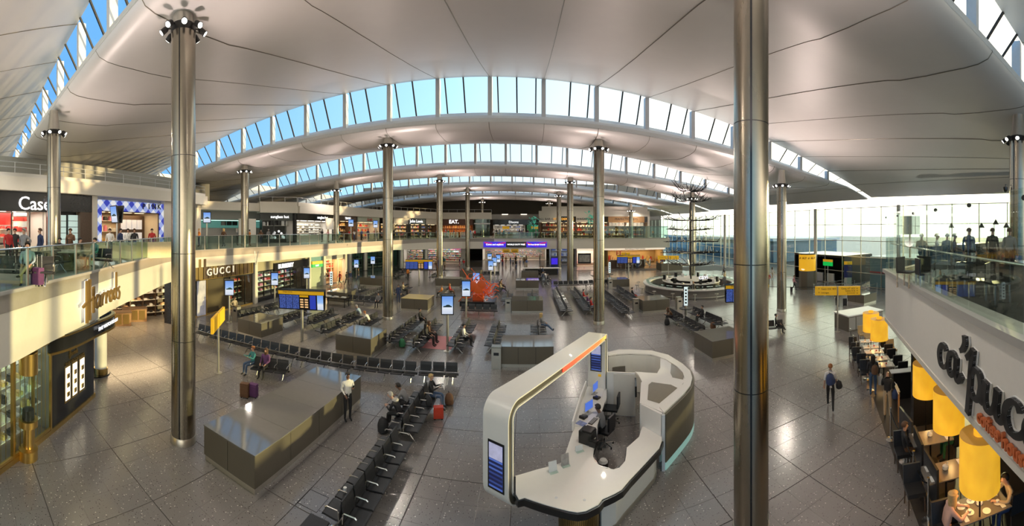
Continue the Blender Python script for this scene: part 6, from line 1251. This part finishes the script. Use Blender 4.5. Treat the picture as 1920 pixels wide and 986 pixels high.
# ================= CAFE UNDER THE RIGHT BALCONY =================
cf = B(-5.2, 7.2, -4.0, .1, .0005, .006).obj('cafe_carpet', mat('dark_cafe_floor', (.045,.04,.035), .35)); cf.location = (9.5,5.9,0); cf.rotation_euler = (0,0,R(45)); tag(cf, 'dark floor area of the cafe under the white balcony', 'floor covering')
M_tan = mat('tan_leather', (.48,.38,.22), .5, noise=.15); M_tab = mat('grey_table', (.20,.185,.165), .3)
def cafe_table(x, y, rz, w_, d, label, m=None):
    t = thing('cafe_table', label, 'table', (x,y,0), rz); B(-w_/2,w_/2,-d/2,d/2,.73,.755).obj('table_top', m or M_tab, t); MB().lathe([(.22,0),(.22,.02),(.03,.04),(.03,.73)],12).obj('pedestal', M_dark, t, True); return t
def cafe_chair(x, y, rz, m, label):
    t = thing('cafe_chair', label, 'chair', (x,y,0), rz, 'padded chairs of the cafe')
    B(-.23,.23,-.24,.22,.40,.50).obj('seat', m, t); M = Matrix.Translation((0,.22,.48)) @ Matrix.Rotation(R(-8),4,'X'); MB().box(-.23,.23,-.03,.04,0,.46,M).obj('backrest', m, t)
    for a in (-.2,.2):
        for b in (-.2,.18): MB().tube([(a,b,.42),(a*1.05,b*1.1,0)], .018, 5).obj('leg', M_dwood, t)
W45 = R(45); di = Vector((cos(W45), sin(W45))); pe = Vector((sin(W45), -cos(W45)))   # along the balcony, and into the cafe
def cafe_pt(s, d): q = Vector((4.6,1.2))+di*s+pe*d; return q.x, q.y
spots = [(P(1628,639,.75),'farthest small cafe table'),(P(1634.6,650,.75),'second farthest small cafe table'),(P(1638.5,659,.75),'middle small cafe table'),(P(1649,671.5,.75),'second nearest small cafe table'),(P(1657,683.7,.75),'nearest small cafe table')]
for (x, y), l in spots:
    cafe_table(x, y, W45+pi/2, .95, .62, l, M_tab)
    for k in range(2):
        o = B(-.10,.10,-.14,.14,0,.006).obj('place_mat', M_paper); q = Vector((x,y))+pe*(-.28+.5*k)-di*.12
        o.location = (q.x,q.y,.757); o.rotation_euler = (0,0,W45); tag(o, 'white menu sheet on the %s half of the %s' % (['barrier side','balcony side'][k], l), 'menu', 'menu sheets on the cafe tables')
        o = MB().lathe([(.03,0),(.04,.08)],10).obj('cup', GOODS[k]); q = Vector((x,y))+pe*(.12-.3*k); o.location = (q.x,q.y,.757); tag(o, 'small %s on the %s' % (['red jar','brown cup'][k], l), 'cup', 'jars and cups on the cafe tables')
    for k, (d, m) in enumerate(((-.85,M_black),(.85,M_black))): q = Vector((x,y))+pe*d; cafe_chair(q.x, q.y, W45-pi/2+(pi if k else 0), m, 'black padded chair on the %s of the %s' % (['barrier side','balcony side'][k], l))
for px, py, l in ((1617,622,'left tan chair at the far end of the cafe'),(1629,628,'right tan chair at the far end of the cafe'),(1672,650,'round backed tan chair under the balcony end')): x, y = P(px, py, .6); cafe_chair(x, y, -.6, M_tan, l)
big = [(P(1744.6,819,.75),'dining table by the third lamp'),(P(1774,882,.75),'middle napkin dining table'),(P(1838,948,.75),'nearest dining table with tea things')]
for i, ((x, y), l) in enumerate(big):
    cafe_table(x, y, W45+pi/2, 1.25, .72, l)
    for k in range(2):
        q = Vector((x,y))+pe*(-.85+1.75*k); cafe_chair(q.x, q.y, W45-pi/2+(pi if k else 0), M_black, 'high black chair on the %s side of the %s' % (['barrier','inner'][k], l))
        for j in range(2): o = B(-.05,.05,-.11,.11,0,.008).obj('napkin', M_paper); q = Vector((x,y))+pe*(-.45+.9*k)+di*(-.2+.4*j); o.location = (q.x,q.y,.757); o.rotation_euler = (0,0,W45+pi/2); tag(o, 'folded napkin at the %s %s of the %s' % (['near','far'][j], ['barrier corner','inner corner'][k], l), 'napkin', 'folded napkins')
    t = thing('tea_pot', 'white tea pot on the '+l, 'tea pot', (x+.02,y+.03,.756)); MB().lathe([(.05,0),(.085,.04),(.08,.10),(.03,.13),(.015,.15)],14).obj('pot_body', M_paper, t, True); MB().tube([(.07,0,.05),(.12,0,.08),(.14,0,.12)], .012, 6).obj('spout', M_paper, t); MB().tube([(-.07,0,.04),(-.12,0,.07),(-.07,0,.11)], .008, 5).obj('pot_handle', M_paper, t)
x, y = big[2][0]
for i, (a, b) in enumerate(((-.3,-.1),(.25,.12),(-.15,.2),(.05,-.22),(.38,-.12),(-.42,.12))):
    q = Vector((x,y))+pe*a+di*b; o = MB().lathe([(.04,0),(.09,.012),(.095,.016),(.04,.01)],14).obj('plate', M_paper, None, True); o.location = (q.x,q.y,.757); tag(o, '%s white plate on the diners table' % ['barrier side','inner side','farthest','nearest','inner corner','barrier corner'][i], 'plate', 'plates on the diners table')
    if i % 2 == 0: o = MB().lathe([(.02,0),(.035,.03),(.038,.055)],12).obj('tea_cup', M_paper, None, True); o.location = (q.x,q.y,.772); tag(o, 'white tea cup on the %s plate of the diners table' % ['barrier side','','farthest','','inner corner'][i], 'cup', 'cups on the diners table')
q = Vector((x,y))-pe*.86; person('sit_table', q.x, q.y, .0, W45, 'salmon', 'black', 'blonde woman in salmon cardigan at the nearest cafe table', 'blonde', True)
q = Vector((x,y))+pe*.86; person('sit_table', q.x, q.y, .0, W45+pi, 'beige', 'navy', 'man in pale jumper facing the blonde woman at the cafe table', 'dark')
x, y = big[0][0]; q = Vector((x,y))-pe*.8; person('sit', q.x, q.y, .0, W45, 'black', 'brown', 'woman in black top seated at the table behind the screens', 'brown'); q = Vector((x,y))+pe*.85; person('sit', q.x, q.y, .0, W45+pi, 'green', 'green', 'person in bright green half hidden by the third big lamp', 'dark')
x, y = P(1637,742); person('stand', x, y, 0, AW-1.1, 'black', 'denim', 'woman with brown rucksack and white bag at the cafe menu', 'dark', True); bag(x-.15, y-.2, 1.0, cloth('brown'), 'brown rucksack on the woman at the cafe menu', .85)
t = thing('carrier_bag', 'white carrier bag held by the woman at the cafe menu', 'bag', (x+.3,y-.15,.45), .5); MB().box(-.15,.15,-.06,.06,0,.36).obj('body', M_paper, t); MB().tube([(-.07,0,.36),(0,0,.46),(.07,0,.36)], .006, 4).obj('bag_handle', M_paper, t)
x, y = P(1664,782); person('phone', x, y, 0, AW-1.2, 'black', 'beige', 'balding man in black with beige shorts at the cafe menu', 'grey', bald=True); bag(x+.1, y-.3, .72, cloth('navy'), 'dark blue shoulder bag of the balding man', .8)
t = thing('menu_stand', 'wooden menu stand with an open white menu at the cafe entrance', 'menu stand', (*P(1685,788),0), .6); B(-.16,.16,-.03,.03,0,1.1).obj('board', M_wood, t)
for s in (-1,1): B(0,.24*s,-.004,.004,0,.32,Matrix.Translation((0,-.05,1.05)) @ Matrix.Rotation(s*.3,4,'Z') @ Matrix.Rotation(R(-25),4,'X')).obj('menu_page', M_paper, t)
x, y = P(1690,760,1.); t = thing('glass_counter', 'glass topped cafe counter behind the menu stand', 'counter', (12.95,7.95,0), W45+pi/2); B(-1.3,.3,-.15,.15,0,1.1).obj('body', M_blk, t); B(-1.4,.4,-.2,.2,1.1,1.13).obj('top', M_frame, t)
for px, h_, m_ in ((1708,3.2,M_blk),(1714,3.2,M_grey)): q = P(px, 800, 0); 
t = thing('cafe_partition', 'dark partition wall with grey pier beside the third big lamp', 'partition', (*P(1718,800),0), W45); B(0,.35,-1.6,.1,0,3.2).obj('dark_wall', M_blk, t); B(-.5,-.15,-.9,-.6,0,3.2).obj('grey_pier', M_grey, t)
bs = [(1594.5,649),(1600,663.7),(1605.7,678),(1613.5,696),(1624.6,711.6),(1632,731.7),(1670,824),(1696,866),(1713,919),(1740.6,978)]
for px, py, l in ((1690,800,'first'),(1728,880,'second'),(1752,935,'third')):
    ia = {'first':6,'second':7,'third':8}[l]; va, vb = Vector(P(*bs[ia])), Vector(P(*bs[ia+1])); vm = (va+vb)/2+pe*.28; hl = (vb-va).length*.42; o = B(-.03,.03,-hl,hl,.12,1.12).obj('screen_panel', M_black); o.location = (vm.x,vm.y,0); o.rotation_euler = (0,0,atan2((vb-va).y,(vb-va).x)+pi/2); tag(o, l+' black padded divider panel along the cafe edge, counted from the entrance', 'divider', 'black cafe dividers')
    for s in (-hl*.8,hl*.8): B(-.03,.03,s-.02,s+.02,0,.12).obj('foot', M_chrome, o)
ords = ['farthest','second farthest','third farthest','fourth farthest','fifth farthest','sixth farthest','fourth nearest','third nearest','second nearest','nearest']
pp = [P(a,b) for a, b in bs]
for i, (x, y) in enumerate(pp): stanchion(x, y, ords[i]+' chrome post of the cafe barrier', grp='chrome posts of the cafe barrier', name='barrier_post')
for i in (0,1,2,3,4,6,7,8):
    a, b = Vector(pp[i]), Vector(pp[i+1]); o = MB().tube([(*(a.lerp(b,t_/8)), .93-.22*sin(pi*t_/8)) for t_ in range(9)], .018, 5).obj('barrier_rope', M_blk); tag(o, 'black rope hanging from the %s cafe barrier post' % ords[i], 'rope', 'ropes of the cafe barrier')
m_sh = mat('lit_parchment', (.75,.42,.06), .7, emit=(1.0,.50,.02), es=.5, noise=.25, nscale=2.5); n_ = m_sh.node_tree; nz_ = n_.nodes.new('ShaderNodeTexNoise'); nz_.inputs['Scale'].default_value = 3.; nz_.inputs['Detail'].default_value = 5; mr_ = n_.nodes.new('ShaderNodeMapRange'); mr_.inputs[3].default_value = .30; mr_.inputs[4].default_value = .72; n_.links.new(nz_.outputs['Fac'], mr_.inputs[0]); n_.links.new(mr_.outputs[0], n_.nodes['Principled BSDF'].inputs['Emission Strength'])
for i, (px, r_, zt_, zb__, lab) in enumerate(((1633,20.0,2.45,1.45,'farthest yellow drum lamp of the cafe'),(1648.5,18.6,2.45,1.4,'second farthest yellow drum lamp, in front of the first'),(1736,12.3,2.5,1.45,'third yellow drum lamp, left of the two nearest'),(1779,10.3,2.5,1.42,'yellow drum lamp second from the frame edge'),(1837,7.95,2.55,1.42,'nearest and largest yellow drum lamp'))):
    x, y = pr(px, r_); t = thing('floor_lamp', lab, 'lamp', (x,y,0), 0, 'yellow drum lamps of the cafe'); rd = .45
    MB().lathe([(rd,zb__),(rd*.985,zt_)],32,cap=False).obj('lamp_shade', m_sh, t, True); MB().lathe([(rd*.985,zt_),(rd*.3,zt_-.0)],32,cap=False).obj('shade_top', mat('parchment_top', (.50,.30,.10), .7, emit=(1,.45,.05), es=.18), t); MB().lathe([(rd*.3,zt_-.02),(rd*.3,zt_+.10)],20,cap=False).obj('shade_collar', m_sh, t)
    MB().lathe([(.2,0),(.2,.03),(.022,.05),(.022,zt_)],12).obj('pole', M_blk, t, True)
    l = bpy.data.lights.new('lamp_bulb', 'POINT'); l.energy = 14; l.color = (1,.62,.22); l.shadow_soft_size = .1; s = bpy.data.objects.new('lamp_bulb', l); COL.objects.link(s); s.parent = t; s.location = (.1,.0,zb__-.08)
cw = Fac(tuple(Vector((12.4,8.3))+pe*4.6), tuple(Vector((2.6,-1.6))+pe*4.6)); t = cw.thing('cafe_wall', 'dark timber back wall of the cafe', 'wall panel'); B(0,cw.L,0,.2,0,3.3).obj('board', M_dwood, t)
B(0,cw.L,-4.4,.2,3.26,3.30).obj('cafe_ceiling', mat('cafe_ceiling', (.12,.10,.09), .6), t)
for i in range(12): B(i*1.2,i*1.2+.03,-.02,0,0,3.3).obj('batten', M_blk, t)
# pale counters of the staff beyond the cafe
t = thing('reception_counter', 'dark staff counter with a bright white top beyond the cafe', 'counter', (20.9,16.3,0), -.25); B(-1.6,1.6,-.9,.9,1.02,1.1).obj('top', mat('white_top', (.85,.85,.85), .3), t); B(-1.55,1.55,-.85,.85,0,1.02).obj('body', M_clad, t)
for i in range(5): B(-1.5+i*.62,-.95+i*.62,-.87,-.85,.1,.95).obj('panel', M_grey, t)
# upper right restaurant
for px, r_, tp, l, hr in ((1728,15,'beige','seated diner in beige at the far end of the upper restaurant','blonde'),(1757,15,'white','seated diner in white in the upper restaurant','blonde'),(1776,15,'grey','seated diner in grey in the upper restaurant','grey'),(1790,15,'brown','seated diner in brown in the upper restaurant','brown')):
    x, y = pr(px, r_); person('sit', x, y, UF+.2, random.uniform(0,3), tp, 'black', l, hr); o = MB().lathe([(.2,0),(.03,.04),(.03,.5),(.2,.55),(.2,.62)],12).obj('bar_stool', M_dark); o.location = (x,y,UF); tag(o, 'dark stool under the '+l.split(' in the')[0].split(' at the')[0], 'stool', 'upper restaurant stools')
for px, r_, tp, l in ((1817,13,'navy','standing figure in navy behind the glass screens'),(1861,13.5,'black','standing figure in black near the upper right pillar'),(1893,12,'grey','standing figure in grey by the upper right pillar')): x, y = pr(px, r_); person('stand', x, y, UF, 1.5, tp, 'black', l, 'brown')
t = thing('bar_counter', 'long dark bar counter in the upper right restaurant', 'counter', (*pr(1835,17.5),UF), R(-12)); B(-4,4,-.35,.35,.98,1.05).obj('top', M_dark, t); B(-3.9,3.9,-.28,.28,0,.98).obj('body', M_blk, t)
for i, (px, r_, z_) in enumerate(((1780,11.5,7.1),(1837,11,7.1),(1864,11,7.2),(1884,10.5,7.1))):
    x, y = pr(px, r_); t = thing('reading_lamp', ['leftmost','second','third','rightmost'][i]+' cone shaded black lamp above the upper bar counter', 'lamp', (x,y,UF+1.05)); MB().tube([(0,0,0),(0,0,z_-UF-1.05),(.15,0,z_-UF-.95)], .012, 6).obj('stem', M_dark, t); MB().lathe([(.02,.04),(.10,-.10)],12,c=(.17,0)).obj('lamp_shade', M_blk, t).location = (0,0,z_-UF-1.0)
x, y = pr(1706, 22); t = thing('hanging_screen', 'grey green glass sign box seen through the upper glass screens', 'sign', (x,y,UF), -1.0); B(-.6,.6,-.1,.1,1.4,2.5).obj('case', mat('smoky_panel', (.30,.36,.33), .2), t); MB().tube([(0,0,0),(0,0,1.4)], .05).obj('post', M_trim, t)
for i in range(6): x, y = pr(1700+i*34, 9.2-i*.45+1.6); t = thing('dining_chair', '%s dark chair behind the glass screens' % ['first','second','third','fourth','fifth','sixth'][i]+' from the left', 'chair', (x,y,UF), i*.8, 'dark chairs behind the glass screens'); B(-.22,.22,-.22,.22,.42,.47).obj('seat', M_black, t); B(-.22,.22,.19,.23,.47,.88).obj('backrest', M_black, t); [B(a-.02,a+.02,b-.02,b+.02,0,.42).obj('leg', M_chrome, t) for a in (-.2,.2) for b in (-.2,.2)]
# security cameras
for px, r_, z_, l in ((1885,17.5,8.9,'black security camera on the upper right pillar'),(84,20.8,8.6,'black security camera on the upper left pillar')):
    x, y = pr(px, r_); t = thing('security_camera', l, 'camera', (x,y,z_)); MB().tube([(.0,0,.25),(.0,0,.15)], .02).obj('bracket', M_dark, t); MB().tube([(0,0,.25),((.45 if px > 900 else .3),0,.25)], .02).obj('arm', M_dark, t); MB().lathe([(.02,-.14),(.09,-.08),(.11,0),(.11,.12),(.04,.16)],12).obj('dome', M_blk, t, True)
